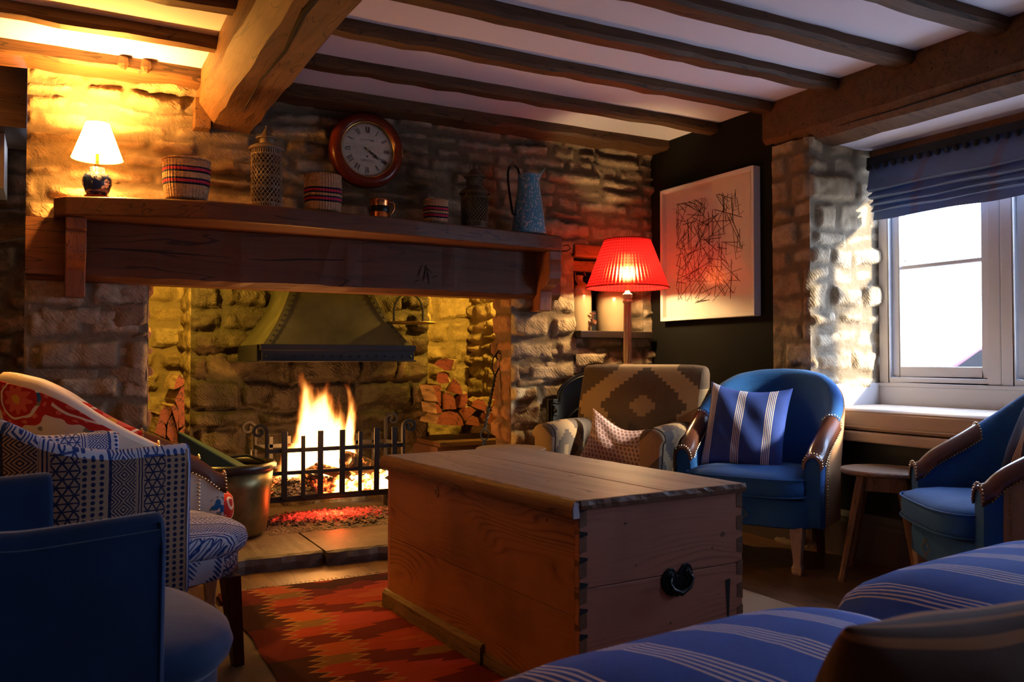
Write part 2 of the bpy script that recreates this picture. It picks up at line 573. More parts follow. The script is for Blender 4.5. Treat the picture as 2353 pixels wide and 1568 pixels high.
SUZ = [(.97, .28, .22, .125, -.5), (.60, .24, .15, .15, .8), (1.34, .26, .20, .12, .5), (.28, .14, .15, .10, 0), (1.68, .12, .16, .10, 0), (.80, .04, .10, .07, 0), (1.14, .04, .10, .07, 0), (.42, .84, .17, .075, .35), (.19, .73, .10, .06, .5), (.64, .86, .10, .09, .1), (.40, .55, .2, .11, .4), (1.0, .66, .20, .11, -.5), (1.6, .60, .18, .11, .4)]


@mat('suzani_cloth')
def _(g):
    c = g.uv(); u, v, w = g.sep(c); nz = (g.noise(c, 14, 2) - .5) * .030
    u = u + nz; v = v + nz
    red = (.42, .025, .022); pink = (.62, .12, .09); white = (.70, .62, .52); blue = (.030, .14, .36); ol = (.22, .21, .15); yel = (.62, .34, .06)
    col = white

    def ell(cx, cy, a, b, r):
        cs, sn = math.cos(r), math.sin(r)
        p = (u - cx) * cs + (v - cy) * sn; q = (v - cy) * cs - (u - cx) * sn
        return ((p / a).pow(2.) + (q / b).pow(2.)).sqrt()
    for cx, cy, a, b, r in SUZ:
        d = ell(cx, cy, a, b, r)
        at = g.math('ARCTAN2', v - cy, u - cx)
        pet = (at * 9.).sin() * .07
        col = g.mix((d + pet) < 1.12, col, red)
        col = g.mix((d < .80) * (d > .70), col, white)
        fl = g.vor(c, 30., rnd=.5)
        col = g.mix((d < 1.0) * (d > .82) * (fl < .32), col, pink)
        col = g.mix((d < 1.0) * (d > .82) * (fl < .12), col, yel)
        col = g.mix((d + pet * 1.5) < .48, col, pink)
        col = g.mix(d < .16, col, yel)
    vd = g.vor(g.mapping(c, loc=(.3, .7, 0)), 8.5, rnd=.8)
    bs = (g.noise(c, 1.9, 1) > .5)
    iswhite = g.sep(col)[2] > .40
    at2 = g.noise(c, 42, 0)
    col = g.mix(iswhite * (vd < .24) * (at2 > .42), col, g.mix(bs, blue, yel))
    col = g.mix(iswhite * (vd > .24) * (vd < .32) * (at2 > .50), col, ol)
    g.set(color=col, rough=.9, spec=.1); g.bump(g.noise(c, 200, 2), .2, .002)


@mat('suzani_seat')
def _(g):
    c = g.coord(); x, y, z = g.sep(c); n = g.noise(c, 9, 2)
    d = g.vor(c, 7., rnd=.6); red = (.42, .025, .022)
    col = g.mix(d < .55, (.66, .56, .46), red); col = g.mix((d > .28) * (d < .34), col, (.66, .56, .46)); col = g.mix(d < .14, col, (.62, .34, .06))
    g.set(color=col, rough=.9, spec=.1)


@mat('rug_kilim')
def _(g):
    c = g.coord(); x, y, z = g.sep(c)      # x 0..1.85 from left edge, y 0 far .. -2.7 near
    y = 0 - y
    tooth = (y.tri(.052) - .5) * .055 + (y.tri(.36) - .5) * .06
    bx = x + tooth
    n = g.noise(g.mapping(c, scale=(3, 60, 3)), 1., 3); big = g.noise(g.mapping(c, scale=(1.3, 2.2, 1)), 1.5, 1)
    red = (.40, .050, .022); orange = (.46, .095, .030); mar = (.115, .012, .014); black = (.020, .011, .010); ol = (.23, .125, .035); pk = (.42, .055, .055)
    # main field: serrated lozenges
    per = .62; yy = (y / per).fr() - .5; tx = (x.tri(.085) - .5) * .0 + x * 0.
    tz = (y.tri(.045)) * .075
    xx = (x - .88).abs()
    d = (yy.abs() * 2.) + (xx + tz) * 1.35
    fld = g.mix((d > .95), g.mix(d > .62, orange, red), mar)
    fld = g.mix((d > 1.35), fld, g.mix(big > .52, pk, red))
    dd = yy.abs() * 2. * .62 + (xx - .0 + tz * .6)
    fld = g.mix(dd < .17, fld, ol); fld = g.mix(dd < .08, fld, orange)
    sx = (x - .55).abs(); s2 = ((y / .31).fr() - .5).abs() * .62 + (sx + tz * .7) * .8
    fld = g.mix(s2 < .115, fld, g.mix(big > .5, ol, mar))
    # far dark band
    fb = y + (x.tri(.30)) * .08 + tz * .3
    fld = g.mix((fb < .17) * (fb > .045), fld, black)
    # zigzag border
    seg = ((y + .1) / .42).fr()
    band = g.mix(seg > .55, orange, g.mix(seg > .75, ol, red)); band = g.mix(seg < .25, band, mar)
    side = g.mix(((y + .12) / .70).fr() > .52, mar, black)
    col = g.mix(bx > .30, g.mix(bx > .155, side, band), fld)
    edge = ((bx - .155).abs() < .009).max((bx - .30).abs() < .009)
    col = g.mix(edge, col, (.40, .20, .06))
    col = g.mix(n * .55, col, tuple(q * .35 for q in red))
    g.set(color=col, rough=.97, spec=.08)
    g.bump(n + g.wave(c, 160, .6, 1, direction='Y') * .4, .5, .004)


@mat('jute')
def _(g):
    c = g.coord(); w = g.wave(c, 48, .8, 2, 2., direction='Y'); w2 = g.wave(c, 90, 1.5, 2, 2., direction='X')
    g.set(color=g.mix(w * .6 + w2 * .3, (.20, .13, .075), (.52, .41, .29)), rough=.95, spec=.08); g.bump(w + w2 * .6, .8, .004)


def basket_mat(name, bands):
    """bands: list of (z0, z1, is_red)"""
    g = G(name); c = g.coord(); x, y, z = g.sep(c); at = g.math('ARCTAN2', y, x)
    z = z + (at * 3.).sin() * .002
    rib = (at * 40.).sin(); row = (z * 900.).sin(); n = g.noise(c, 40, 2)
    col = g.mix(n, (.38, .21, .11), (.54, .33, .19))
    for a, b, r in bands: col = g.mix((z > a) * (z < b), col, (.46, .028, .075) if r else (.008, .016, .045))
    g.set(color=col, rough=.8, spec=.2); g.bump(rib * .6 + row * .25, .7, .005); MAT[name] = g.m


@mat('chinoiserie')
def _(g):
    c = g.coord(); x, y, z = g.sep(c); n = g.noise(c, 42, 3, .5, 1.5); v = g.vor(c, 26.)
    m = ((n - .5).abs() < .045).max(v > .42); band = (z > .105) + (z < .028)
    m = m.max(band * ((g.math('ARCTAN2', y, x) * 16.).sin() > 0.))
    g.set(color=g.mix(m, (.70, .72, .76), (.010, .022, .10)), rough=.12, spec=.6)


@mat('mottled_enamel')
def _(g):
    c = g.coord(); n = g.noise(g.mapping(c, scale=(1, 1, .55)), 62, 2, .6, 1.8)
    g.set(color=g.mix(n > .575, (.055, .27, .46), (.62, .58, .60)), rough=.28, spec=.5)


@mat('clock_paper')
def _(g):
    c = g.coord(); n = g.noise(c, 60, 4, .7); g.set(color=g.mix((n - .45).max(0.) * 1.6, (.74, .66, .52), (.42, .34, .24)), rough=.5)


@mat('stoneware')
def _(g):
    c = g.coord(); x, y, z = g.sep(c); n = g.noise(c, 6, 3)
    g.set(color=g.mix(z > .285, g.mix(n, (.46, .34, .19), (.56, .44, .28)), (.40, .22, .085)), rough=.22, spec=.55, coat=.3)


@mat('red_shade')
def _(g):
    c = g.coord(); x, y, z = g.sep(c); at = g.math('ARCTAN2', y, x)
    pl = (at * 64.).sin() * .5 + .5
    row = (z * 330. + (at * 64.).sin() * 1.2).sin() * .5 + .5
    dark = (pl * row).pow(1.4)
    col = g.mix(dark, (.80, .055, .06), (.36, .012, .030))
    d = g.n('ShaderNodeBsdfDiffuse'); g.put(d.inputs[0], col)
    t = g.n('ShaderNodeBsdfTranslucent'); g.put(t.inputs[0], g.mix(dark, (.27, .010, .014), (.085, .002, .005)))
    mx = g.n('ShaderNodeMixShader'); mx.inputs[0].default_value = .60
    g.t.links.new(d.outputs[0], mx.inputs[1]); g.t.links.new(t.outputs[0], mx.inputs[2])
    rf = g.n('ShaderNodeBsdfRefraction'); g.put(rf.inputs[0], g.mix(dark, (.80, .17, .085), (.30, .016, .018))); rf.inputs['Roughness'].default_value = .52; rf.inputs['IOR'].default_value = 1.25
    m2 = g.n('ShaderNodeMixShader'); m2.inputs[0].default_value = .30
    g.t.links.new(mx.outputs[0], m2.inputs[1]); g.t.links.new(rf.outputs[0], m2.inputs[2]); g.t.links.new(m2.outputs[0], g.out.inputs[0])
    bp = g.n('ShaderNodeBump'); g.put(bp.inputs['Height'], pl); bp.inputs['Distance'].default_value = .004; bp.inputs['Strength'].default_value = .7
    g.t.links.new(bp.outputs[0], d.inputs['Normal'])


@mat('cream_shade')
def _(g):
    d = g.n('ShaderNodeBsdfDiffuse'); d.inputs[0].default_value = (.85, .72, .48, 1)
    t = g.n('ShaderNodeBsdfTranslucent'); t.inputs[0].default_value = (1., .80, .48, 1)
    mx = g.n('ShaderNodeMixShader'); mx.inputs[0].default_value = .6
    g.t.links.new(d.outputs[0], mx.inputs[1]); g.t.links.new(t.outputs[0], mx.inputs[2]); g.t.links.new(mx.outputs[0], g.out.inputs[0])


@mat('pane_glass')
def _(g):
    t = g.n('ShaderNodeBsdfTransparent'); gl = g.n('ShaderNodeBsdfGlossy'); gl.inputs['Roughness'].default_value = .03
    mx = g.n('ShaderNodeMixShader'); mx.inputs[0].default_value = .045
    g.t.links.new(t.outputs[0], mx.inputs[1]); g.t.links.new(gl.outputs[0], mx.inputs[2]); g.t.links.new(mx.outputs[0], g.out.inputs[0])


@mat('lantern_glass')
def _(g):
    t = g.n('ShaderNodeBsdfTransparent'); t.inputs[0].default_value = (.75, .68, .6, 1)
    gl = g.n('ShaderNodeBsdfGlossy'); gl.inputs['Roughness'].default_value = .15
    mx = g.n('ShaderNodeMixShader'); mx.inputs[0].default_value = .12
    g.t.links.new(t.outputs[0], mx.inputs[1]); g.t.links.new(gl.outputs[0], mx.inputs[2]); g.t.links.new(mx.outputs[0], g.out.inputs[0])


@mat('lantern_tin')
def _(g):
    c = g.coord(); n = g.noise(c, 40, 4); g.set(color=g.mix(n, (.17, .125, .085), (.34, .27, .19)), rough=.55, metal=.35)


@mat('lantern_dark')
def _(g):
    c = g.coord(); n = g.noise(c, 40, 4); g.set(color=g.mix(n, (.05, .035, .025), (.16, .12, .075)), rough=.5, metal=.5)


@mat('hood_copper')
def _(g):
    c = g.coord(); n = g.noise(c, 4, 5, .6); n2 = g.noise(c, 30, 3)
    g.set(color=g.ramp(n, [(.3, (.055, .048, .022)), (.55, (.10, .088, .038)), (.75, (.15, .13, .055))]), rough=.45, metal=.35); g.bump(n2 + n, .15, .004)


@mat('cauldron')
def _(g):
    c = g.coord(); n = g.noise(c, 7, 5, .6); n2 = g.noise(c, 25, 3)
    g.set(color=g.ramp(n, [(.3, (.075, .065, .028)), (.5, (.17, .14, .055)), (.7, (.30, .20, .085))]), rough=.36, metal=.75); g.bump(n + n2 * .4, .3, .006)


@mat('rim_iron')
def _(g):
    c = g.coord(); n = g.noise(c, 20, 4); g.set(color=g.mix(n, (.02, .018, .022), (.085, .07, .07)), rough=.34, metal=.6); g.bump(n, .4, .005)


@mat('log_bark')
def _(g):
    c = g.coord(); n = g.noise(g.mapping(c, scale=(30, 4, 30)), 1., 4, .6)
    g.set(color=g.ramp(n, [(.3, (.10, .06, .025)), (.5, (.30, .19, .075)), (.7, (.46, .32, .14))]), rough=.85); g.bump(n, .8, .01)


@mat('log_end')
def _(g):
    c = g.coord(); x, y, z = g.sep(c); r = (x.pow(2.) + z.pow(2.)).sqrt(); ring = (r * 420. + g.noise(c, 30, 2) * 4).sin() * .5 + .5
    crack = (g.noise(g.mapping(c, scale=(14, 1, 14)), 1., 3) - .5).abs() < .012
    col = g.mix(ring * .4, (.30, .085, .034), (.19, .048, .022)); g.set(color=g.mix(crack, col, (.1, .035, .02)), rough=.8)


@mat('charred_log')
def _(g):
    c = g.coord(); n = g.noise(c, 16, 4, .7); v = g.vor(c, 26.)
    em = ((n - .56) * 7.).max(0.).min(1.)
    g.set(color=g.mix(n, (.035, .022, .016), (.16, .085, .045)), rough=.9, ecol=g.mix(em, (1., .12, .01), (1., .42, .08)), estr=em * 7.)
    g.bump(v + n, .8, .012)


@mat('embers')
def _(g):
    c = g.coord(); n = g.noise(c, 24, 4, .7); b = g.noise(c, 4.5, 2); x, y, z = g.sep(c)
    v = g.vor(c, 60.)
    e = ((b + n * .75 - .86) * 6.).max(0.).min(1.); 
    g.set(color=g.mix(n, (.06, .045, .04), (.34, .27, .22)), rough=.95, ecol=g.ramp(e, [(0, (1, .05, .01)), (.6, (1, .20, .03)), (1, (1, .5, .14))]), estr=e * 8.)
    g.bump(v * 1. + n, 1., .02)


@mat('ash_glow')
def _(g):
    c = g.coord(); n = g.noise(c, 34, 4, .75); x, y, z = g.sep(c); v = g.vor(c, 70.)
    r = ((x / .34).pow(2.) + (y / .20).pow(2.)).sqrt()
    e = ((1.0 - r) * 1.0 + (n - .5) * 2.6 - .08).max(0.).min(1.)
    g.set(color=g.mix(n, (.045, .028, .026), (.24, .17, .15)), rough=.95, ecol=g.ramp(e, [(0, (.8, .02, .012)), (.7, (1, .05, .02)), (1, (1, .22, .05))]), estr=e * 2.2)
    g.bump(v * 1. + n, 1., .02)


@mat('flame')
def _(g):
    c = g.coord(); x, y, z = g.sep(c)            # z 0..0.62 above the basket, x +-.3, y +-.14
    wob = (g.noise(g.mapping(c, scale=(5., 5., 2.6)), 1., 2, .5, .4) - .5)
    wob2 = (g.noise(g.mapping(c, scale=(16., 9., 4.5), loc=(3, 1, 5)), 1., 2, .5) - .5)
    xx = x + wob * (z * .55 + .06) + z * .02
    # height of flame tongue as a function of x
    core = 1. - ((xx + .01) / .235).pow(2.)
    side = g.math('MAXIMUM', 1. - ((xx - .19) / .045).pow(2.), 0.) * .30
    hgt = (core.max(0.) * .60 + side + wob2 * .50)
    yy = 1. - (y / .10).pow(2.)
    f = ((hgt * yy.max(0.) - z) * 5.5).max(0.).min(1.)
    f = f * (yy > 0.) * (z > -.02)
    em = g.n('ShaderNodeEmission'); g.put(em.inputs[0], g.ramp(f, [(0, (1, .08, .008)), (.25, (1, .20, .02)), (.6, (1, .42, .08)), (1, (1, .62, .22))]))
    g.put(em.inputs[1], f.pow(1.7) * 55.); g.t.links.new(em.outputs[0], g.out.inputs['Volume'])
    g.t.nodes.remove(g.bsdf)


@mat('blind_cloth')
def _(g):
    c = g.coord(); x, y, z = g.sep(c); n = g.noise(g.mapping(c, scale=(300, 300, 60)), 1., 2)
    q = ((y + z * .35) / .42).fr() * .42
    ch = ((q - .2).abs() < .022) * (((y * 1.) / .0065 + z / .0065).fr() > .6)
    ch2 = ((q - .2).abs() < .0015)
    col = g.mix(n, (.15, .21, .33), (.22, .29, .42)); col = g.mix(ch, col, (.24, .12, .09))
    g.set(color=col, rough=.9, spec=.12); g.bump(n, .2, .002)
    t = g.n('ShaderNodeBsdfTranslucent'); g.put(t.inputs[0], g.mix(.5, col, (.16, .30, .55)))
    mx = g.n('ShaderNodeMixShader'); mx.inputs[0].default_value = .16
    g.t.links.new(g.bsdf.outputs[0], mx.inputs[1]); g.t.links.new(t.outputs[0], mx.inputs[2]); g.t.links.new(mx.outputs[0], g.out.inputs[0])

# ================================================================ stone surfaces


def vnoise(u, v, seed=0, octs=4):
    out = np.zeros_like(u); amp = 1.; tot = 0.
    for o in range(octs):
        f = 2 ** o; x = u * f; y = v * f; xi = np.floor(x).astype(np.int64); yi = np.floor(y).astype(np.int64)
        fx = x - xi; fy = y - yi; fx = fx * fx * (3 - 2 * fx); fy = fy * fy * (3 - 2 * fy)

        def h(a, b):
            q = (a * 374761393 + b * 668265263 + (seed + o) * 1442695041) & 0xffffffff
            q = ((q ^ (q >> 13)) * 1274126177) & 0xffffffff
            return ((q ^ (q >> 16)) & 0xffff) / 65535.
        out += amp * (h(xi, yi) * (1 - fx) * (1 - fy) + h(xi + 1, yi) * fx * (1 - fy) + h(xi, yi + 1) * (1 - fx) * fy + h(xi + 1, yi + 1) * fx * fy)
        tot += amp; amp *= .5
    return out / tot


def stone_panel(name, matn, o, ud, vd, nd, w, h, parent=None, holes=(), res=.012, amp=.028, seed=1, ch=(.07, .15), sw=(.12, .40),
                fade=(1, 1, 1, 1), joint=.016, warp=.040, thick=.03):
    """rubble stone surface: grid over w x h, relief along nd; fade = convex edges (left, right, bottom, top)"""
    rg = np.random.RandomState(seed)
    nu = max(2, int(w / res)); nv = max(2, int(h / res))
    us = np.linspace(0, w, nu + 1); vs = np.linspace(0, h, nv + 1)
    U, V = np.meshgrid(us, vs)
    Uw = U + warp * (vnoise(U * 4.2 + 9, V * 4.2, seed, 3) - .5) * 2; Vw = V + warp * (vnoise(U * 3.5, V * 3.5 + 5, seed + 7, 3) - .5) * 2
    cb = [-.2]
    while cb[-1] < h + .2: cb.append(cb[-1] + rg.uniform(*ch))
    cb = np.array(cb); ci = np.clip(np.searchsorted(cb, Vw) - 1, 0, len(cb) - 2)
    dv = np.minimum(Vw - cb[ci], cb[ci + 1] - Vw)
    du = np.zeros_like(U); sid = np.zeros_like(U)
    for c in range(len(cb) - 1):
        m = ci == c
        if not m.any(): continue
        sb = [-.3 - rg.uniform(0, .2)]
        while sb[-1] < w + .3: sb.append(sb[-1] + rg.uniform(*sw) * (.7 + .6 * (cb[c + 1] - cb[c]) / ch[1]))
        sb = np.array(sb); x = Uw[m]; si = np.clip(np.searchsorted(sb, x) - 1, 0, len(sb) - 2)
        du[m] = np.minimum(x - sb[si], sb[si + 1] - x); sid[m] = c * 131 + si
    r3 = np.mod(np.sin(sid * 39.346 + seed) * 9871.13, 1.); r4 = np.mod(np.sin(sid * 17.71 + seed) * 6131.7, 1.)
    d = np.minimum(du - r3 ** 2 * .030, dv - r4 ** 2 * .022) + (vnoise(U * 22, V * 22, seed + 3, 4) - .5) * .024
    mk = np.clip((d - joint * .35) / (joint * .9), 0, 1); mk = mk * mk * (3 - 2 * mk)
    rnd = np.mod(np.sin(sid * 12.9898 + seed) * 43758.5453, 1.); rnd2 = np.mod(np.sin(sid * 78.233 + seed) * 12543.123, 1.)
    tilt = ((rnd - .5) * du + (rnd2 - .5) * dv) * .35
    rough = (vnoise(U * 14, V * 14, seed + 11, 5) - .5)
    hgt = mk * (amp * (.45 + .75 * rnd2) + tilt + rough * amp * 1.5 + np.minimum(d, .03) * .06) + (1 - mk) * (vnoise(U * 9, V * 9, seed + 4, 3) - .5) * amp * .35
    fd = np.ones_like(U); k = .022
    if fade[0]: fd *= np.clip(U / k, 0, 1)
    if fade[1]: fd *= np.clip((w - U) / k, 0, 1)
    if fade[2]: fd *= np.clip(V / k, 0, 1)
    if fade[3]: fd *= np.clip((h - V) / k, 0, 1)
    for hx in holes:
        ou = np.maximum(hx[0] - U, U - hx[1]); ov = np.maximum(hx[2] - V, V - hx[3])
        fd *= np.clip(np.maximum(ou, ov) / k, 0, 1)
    hgt = hgt * np.sqrt(fd)
    o = np.array(o, float); ud = np.array(ud, float); vd = np.array(vd, float); nd = np.array(nd, float)
    P = o + U[..., None] * ud + V[..., None] * vd + hgt[..., None] * nd
    keep = np.ones((nv, nu), bool)
    uc = (us[:-1] + us[1:]) / 2; vc = (vs[:-1] + vs[1:]) / 2; UC, VC = np.meshgrid(uc, vc)
    for hx in holes: keep &= ~((UC > hx[0]) & (UC < hx[1]) & (VC > hx[2]) & (VC < hx[3]))
    idx = np.arange((nu + 1) * (nv + 1)).reshape(nv + 1, nu + 1)
    q = np.stack([idx[:-1, :-1], idx[:-1, 1:], idx[1:, 1:], idx[1:, :-1]], -1)[keep]
    if np.dot(np.cross(ud, vd), nd) < 0: q = q[:, ::-1]
    pts = P.reshape(-1, 3)
    # backing skin gives the wall real thickness
    me = bpy.data.meshes.new(name); n = len(pts); me.vertices.add(n); me.vertices.foreach_set('co', pts.ravel())
    me.loops.add(q.size); me.loops.foreach_set('vertex_index', q.ravel().astype(np.int32))
    me.polygons.add(len(q)); me.polygons.foreach_set('loop_start', np.arange(0, q.size, 4, dtype=np.int32))
    me.polygons.foreach_set('loop_total', np.full(len(q), 4, np.int32)); me.update(calc_edges=True)
    at = me.attributes.new('Stone', 'FLOAT_COLOR', 'POINT')
    cc = np.stack([mk, rnd, rough + .5, np.ones_like(mk)], -1).reshape(-1, 4); at.data.foreach_set('color', cc.ravel())
    me.polygons.foreach_set('use_smooth', [True] * len(q))
    me.materials.append(MAT[matn]); ob = bpy.data.objects.new(name, me); COL.objects.link(ob)
    if parent is not None: ob.parent = parent
    return ob


def struct(name, b, m, parent=None, **kw):
    o = b.build(name, m, parent, **kw)
    if parent is None: o['kind'] = 'structure'
    return o


YW = 4.62; XR = 3.57; ZC = 2.45
# ---------------------------------------------------------------- floor, ceiling, outer shell
struct('floor', B().box((-2.2, -2.0, -.06), (4.3, 6.1, 0)), 'floor_oak')
ceil = struct('ceiling', B().box((-2.2, -2.0, ZC), (3.80, 6.1, ZC + .1)), 'plaster')
ceil['label'] = 'pale plaster ceiling between dark oak joists'
wl = B().box((-1.75, -2.0, 0), (-1.65, 6.1, ZC)); struct('wall_left', wl, 'stone')
bw = B(); bw.box((-1.7, -2.0, 0), (4.3, -1.9, ZC))
struct('wall_back', bw, 'plaster')

# ---------------------------------------------------------------- fireplace wall (stone, y = 4.62)
wf = stone_panel('wall_front', 'stone', (-.115, YW, 0), (1, 0, 0), (0, 0, 1), (0, -1, 0), 3.70, ZC, None,
                 holes=[(.535, 2.595, 0, 1.60), (3.06, 3.615, 1.19, 1.70)], seed=5, amp=.020, fade=(1, 0, 0, 0), ch=(.06, .14), sw=(.14, .40))
wf['kind'] = 'structure'; wf['label'] = 'rubble stone chimney wall with a wide fireplace opening'
# right pier with bigger pale squared blocks, standing slightly proud
stone_panel('pier', 'stone_pale', (2.48, YW - .022, 0), (1, 0, 0), (0, 0, 1), (0, -1, 0), .46, 1.40, wf, seed=23, amp=.024, ch=(.11, .19), sw=(.13, .34), fade=(1, 0, 0, 0), joint=.024)
stone_panel('pier', 'stone_pale', (2.94, YW - .012, 0), (1, 0, 0), (0, 0, 1), (0, -1, 0), .62, 1.17, wf, seed=29, amp=.022, ch=(.09, .15), sw=(.14, .34), fade=(0, 0, 0, 0), joint=.022)
stone_panel('pier', 'stone', (-.115, YW - .02, 0), (1, 0, 0), (0, 0, 1), (0, -1, 0), .535, 1.40, wf, seed=37, amp=.030, ch=(.12, .20), sw=(.16, .34), fade=(1, 1, 0, 0), joint=.024)
# reveals of the fireplace opening
stone_panel('reveal', 'stone_red', (2.48, YW - .02, 0), (0, 1, 0), (0, 0, 1), (-1, 0, 0), .20, 1.42, wf, seed=31, amp=.022, ch=(.11, .19), sw=(.2, .34), fade=(1, 0, 0, 0))
stone_panel('reveal', 'stone_red', (.42, YW, 0), (0, 1, 0), (0, 0, 1), (1, 0, 0), .34, 1.42, wf, seed=32, amp=.022, fade=(1, 0, 0, 0))
# inside of the hearth recess: fireback, side recesses, side walls
stone_panel('fireback', 'stone_sooty', (.745, 5.50, 0), (1, 0, 0), (0, 0, 1), (0, -1, 0), 1.56, 2.0, wf, seed=41, amp=.050, ch=(.10, .20), sw=(.18, .46), res=.014, fade=(1, 1, 0, 0))
stone_panel('recess_wall', 'stone_yellow', (.05, 5.85, 0), (1, 0, 0), (0, 0, 1), (0, -1, 0), .76, 2.0, wf, seed=43, amp=.045, ch=(.10, .20), sw=(.14, .34), res=.014, fade=(0, 0, 0, 0))
stone_panel('recess_wall', 'stone_yellow', (2.24, 5.85, 0), (1, 0, 0), (0, 0, 1), (0, -1, 0), .62, 2.0, wf, seed=44, amp=.050, ch=(.10, .20), sw=(.14, .34), res=.014, fade=(0, 0, 0, 0))
stone_panel('recess_cheek', 'stone_yellow', (.745, 5.50, 0), (0, 1, 0), (0, 0, 1), (-1, 0, 0), .36, 2.0, wf, seed=45, amp=.02, fade=(1, 0, 0, 0))
stone_panel('recess_cheek', 'stone_yellow', (2.305, 5.50, 0), (0, 1, 0), (0, 0, 1), (1, 0, 0), .36, 2.0, wf, seed=46, amp=.02, fade=(1, 0, 0, 0))
stone_panel('recess_side', 'stone_yellow', (2.80, 4.80, 0), (0, 1, 0), (0, 0, 1), (-1, 0, 0), 1.07, 2.0, wf, seed=47, amp=.045, res=.014, fade=(0, 0, 0, 0))
stone_panel('recess_side', 'stone_yellow', (.12, 4.92, 0), (0, 1, 0), (0, 0, 1), (1, 0, 0), .94, 2.0, wf, seed=48, amp=.040, res=.014, fade=(0, 0, 0, 0))
b = B(); b.box((.0, 4.68, 2.0), (2.95, 5.95, 2.06)); b.box((-.02, 4.90, 0), (.40, 4.95, 2.0))
b.build('flue_throat', 'soot', wf)
b = B(); b.box((-.09, 4.70, 1.70), (3.5, 4.75, ZC)); b.box((2.50, 4.66, 0), (2.90, 4.795, 2.0)); b.box((-.10, 4.66, 0), (.40, 4.90, 2.0)); b.build('wall_core', 'soot', wf)
# niche interior
n_ = B(); n_.box((2.90, 4.66, 1.15), (2.945, 5.0, 1.75)); n_.box((2.945, 4.93, 1.15), (3.52, 5.0, 1.75)); n_.box((2.945, 4.66, 1.66), (3.52, 5.0, 1.72)); n_.box((2.945, 4.64, 1.13), (3.52, 5.0, 1.189))
n_.build('niche_lining', 'dark_paint', wf)
stone_panel('reveal', 'stone', (3.50, YW, 1.19), (0, 1, 0), (0, 0, 1), (-1, 0, 0), .33, .50, wf, seed=51, amp=.02, fade=(1, 0, 0, 0))
B().box((2.935, 4.585, 1.665), (3.57, 4.66, 1.745)).build('niche_lintel', 'orange_oak', wf, bevel=.006)
B().box((2.946, 4.70, 1.585), (3.52, 4.76, 1.655)).build('niche_lintel', 'orange_oak', wf, bevel=.006)
# passage left of the chimney wall, dark stair side beyond
pa = stone_panel('wall_side', 'stone_red', (-1.66, 5.35, 0), (1, 0, 0), (0, 0, 1), (0, -1, 0), 1.60, ZC, None, seed=61, amp=.04, res=.016, fade=(0, 0, 0, 0)); pa['kind'] = 'structure'
B().box((-1.64, 4.95, 1.86), (-.22, 5.30, 2.14)).build('stair_soffit', 'seat_cream', pa)
b = B(); b.obox((-.60, 5.18, 1.56), (1.15, .09, .06), (0, R(-14), 0)); b.box((-1.64, 4.80, 2.14), (-.12, 5.30, 2.45)); b.build('stair_string', 'oak_beam', pa)

# ---------------------------------------------------------------- right wall: dark painted, pier, window recess
dw = B(); dw.box((XR, 3.50, 0), (XR + .12, 4.75, ZC)); wr = struct('wall_right', dw, 'dark_paint')
wr['label'] = 'near-black painted wall with a stone pier and deep window recess'
stone_panel('pier', 'stone', (XR - .005, 3.240, .0), (0, 1, 0), (0, 0, 1), (-1, 0, 0), .267, 2.20, wr, seed=71, amp=.014, ch=(.10, .17), sw=(.12, .3), fade=(1, 1, 0, 0))
B().box((XR + .02, 3.27, 0), (XR + .12, 3.50, 2.40)).build('pier_core', 'dark_paint', wr)
stone_panel('reveal', 'stone_pale', (XR - .005, 3.24, .0), (1, 0, 0), (0, 0, 1), (0, -1, 0), .565, 2.20, wr, seed=73, amp=.015, ch=(.08, .15), sw=(.13, .32), fade=(1, 0, 0, 0), joint=.020)
b = B(); b.box((XR + .02, 3.275, 0), (4.30, 3.40, ZC)); b.box((4.14, 1.2, 0), (4.22, 3.24, .87)); b.box((4.14, 1.2, 2.14), (4.22, 3.24, ZC)); b.box((XR, 1.30, .1), (4.24, 1.42, ZC))
b.box((3.56, .36, 0), (3.80, 1.30, ZC)); b.box((3.56, -2., 0), (3.80, -.36, ZC)); b.box((3.56, -.36, 0), (3.80, .36, 1.05)); b.box((3.56, -.36, 1.86), (3.80, .36, ZC))
b.build('wall_masonry', 'dark_paint', wr)
B().box((3.70, 1.42, 2.175), (4.22, 3.27, 2.23)).build('recess_soffit', 'plaster', wr)
B().box((4.03, 1.42, 2.120), (4.13, 3.24, 2.172)).build('head_board', 'orange_oak', wr)
B().box((XR + .03, 1.42, .0), (XR + .06, 3.262, .60)).build('seat_panel', 'panel_dark', wr)
# baseboards
bp_ = [(0, 0), (-.020, 0), (-.020, .17), (-.014, .185), (-.014, .20), (-.006, .215), (0, .23)]
for nm, y0, y1, xx in (('baseboard_right', 1.42, 3.20, XR + .028), ('baseboard_wall', 3.30, 4.60, XR - .001)):
    o = B().prism([(xx + p[0], p[1]) for p in bp_], y0, y1, 'y').build(nm, 'grey_trim'); o['kind'] = 'structure'

# ---------------------------------------------------------------- beams of the ceiling
jb = 2.397


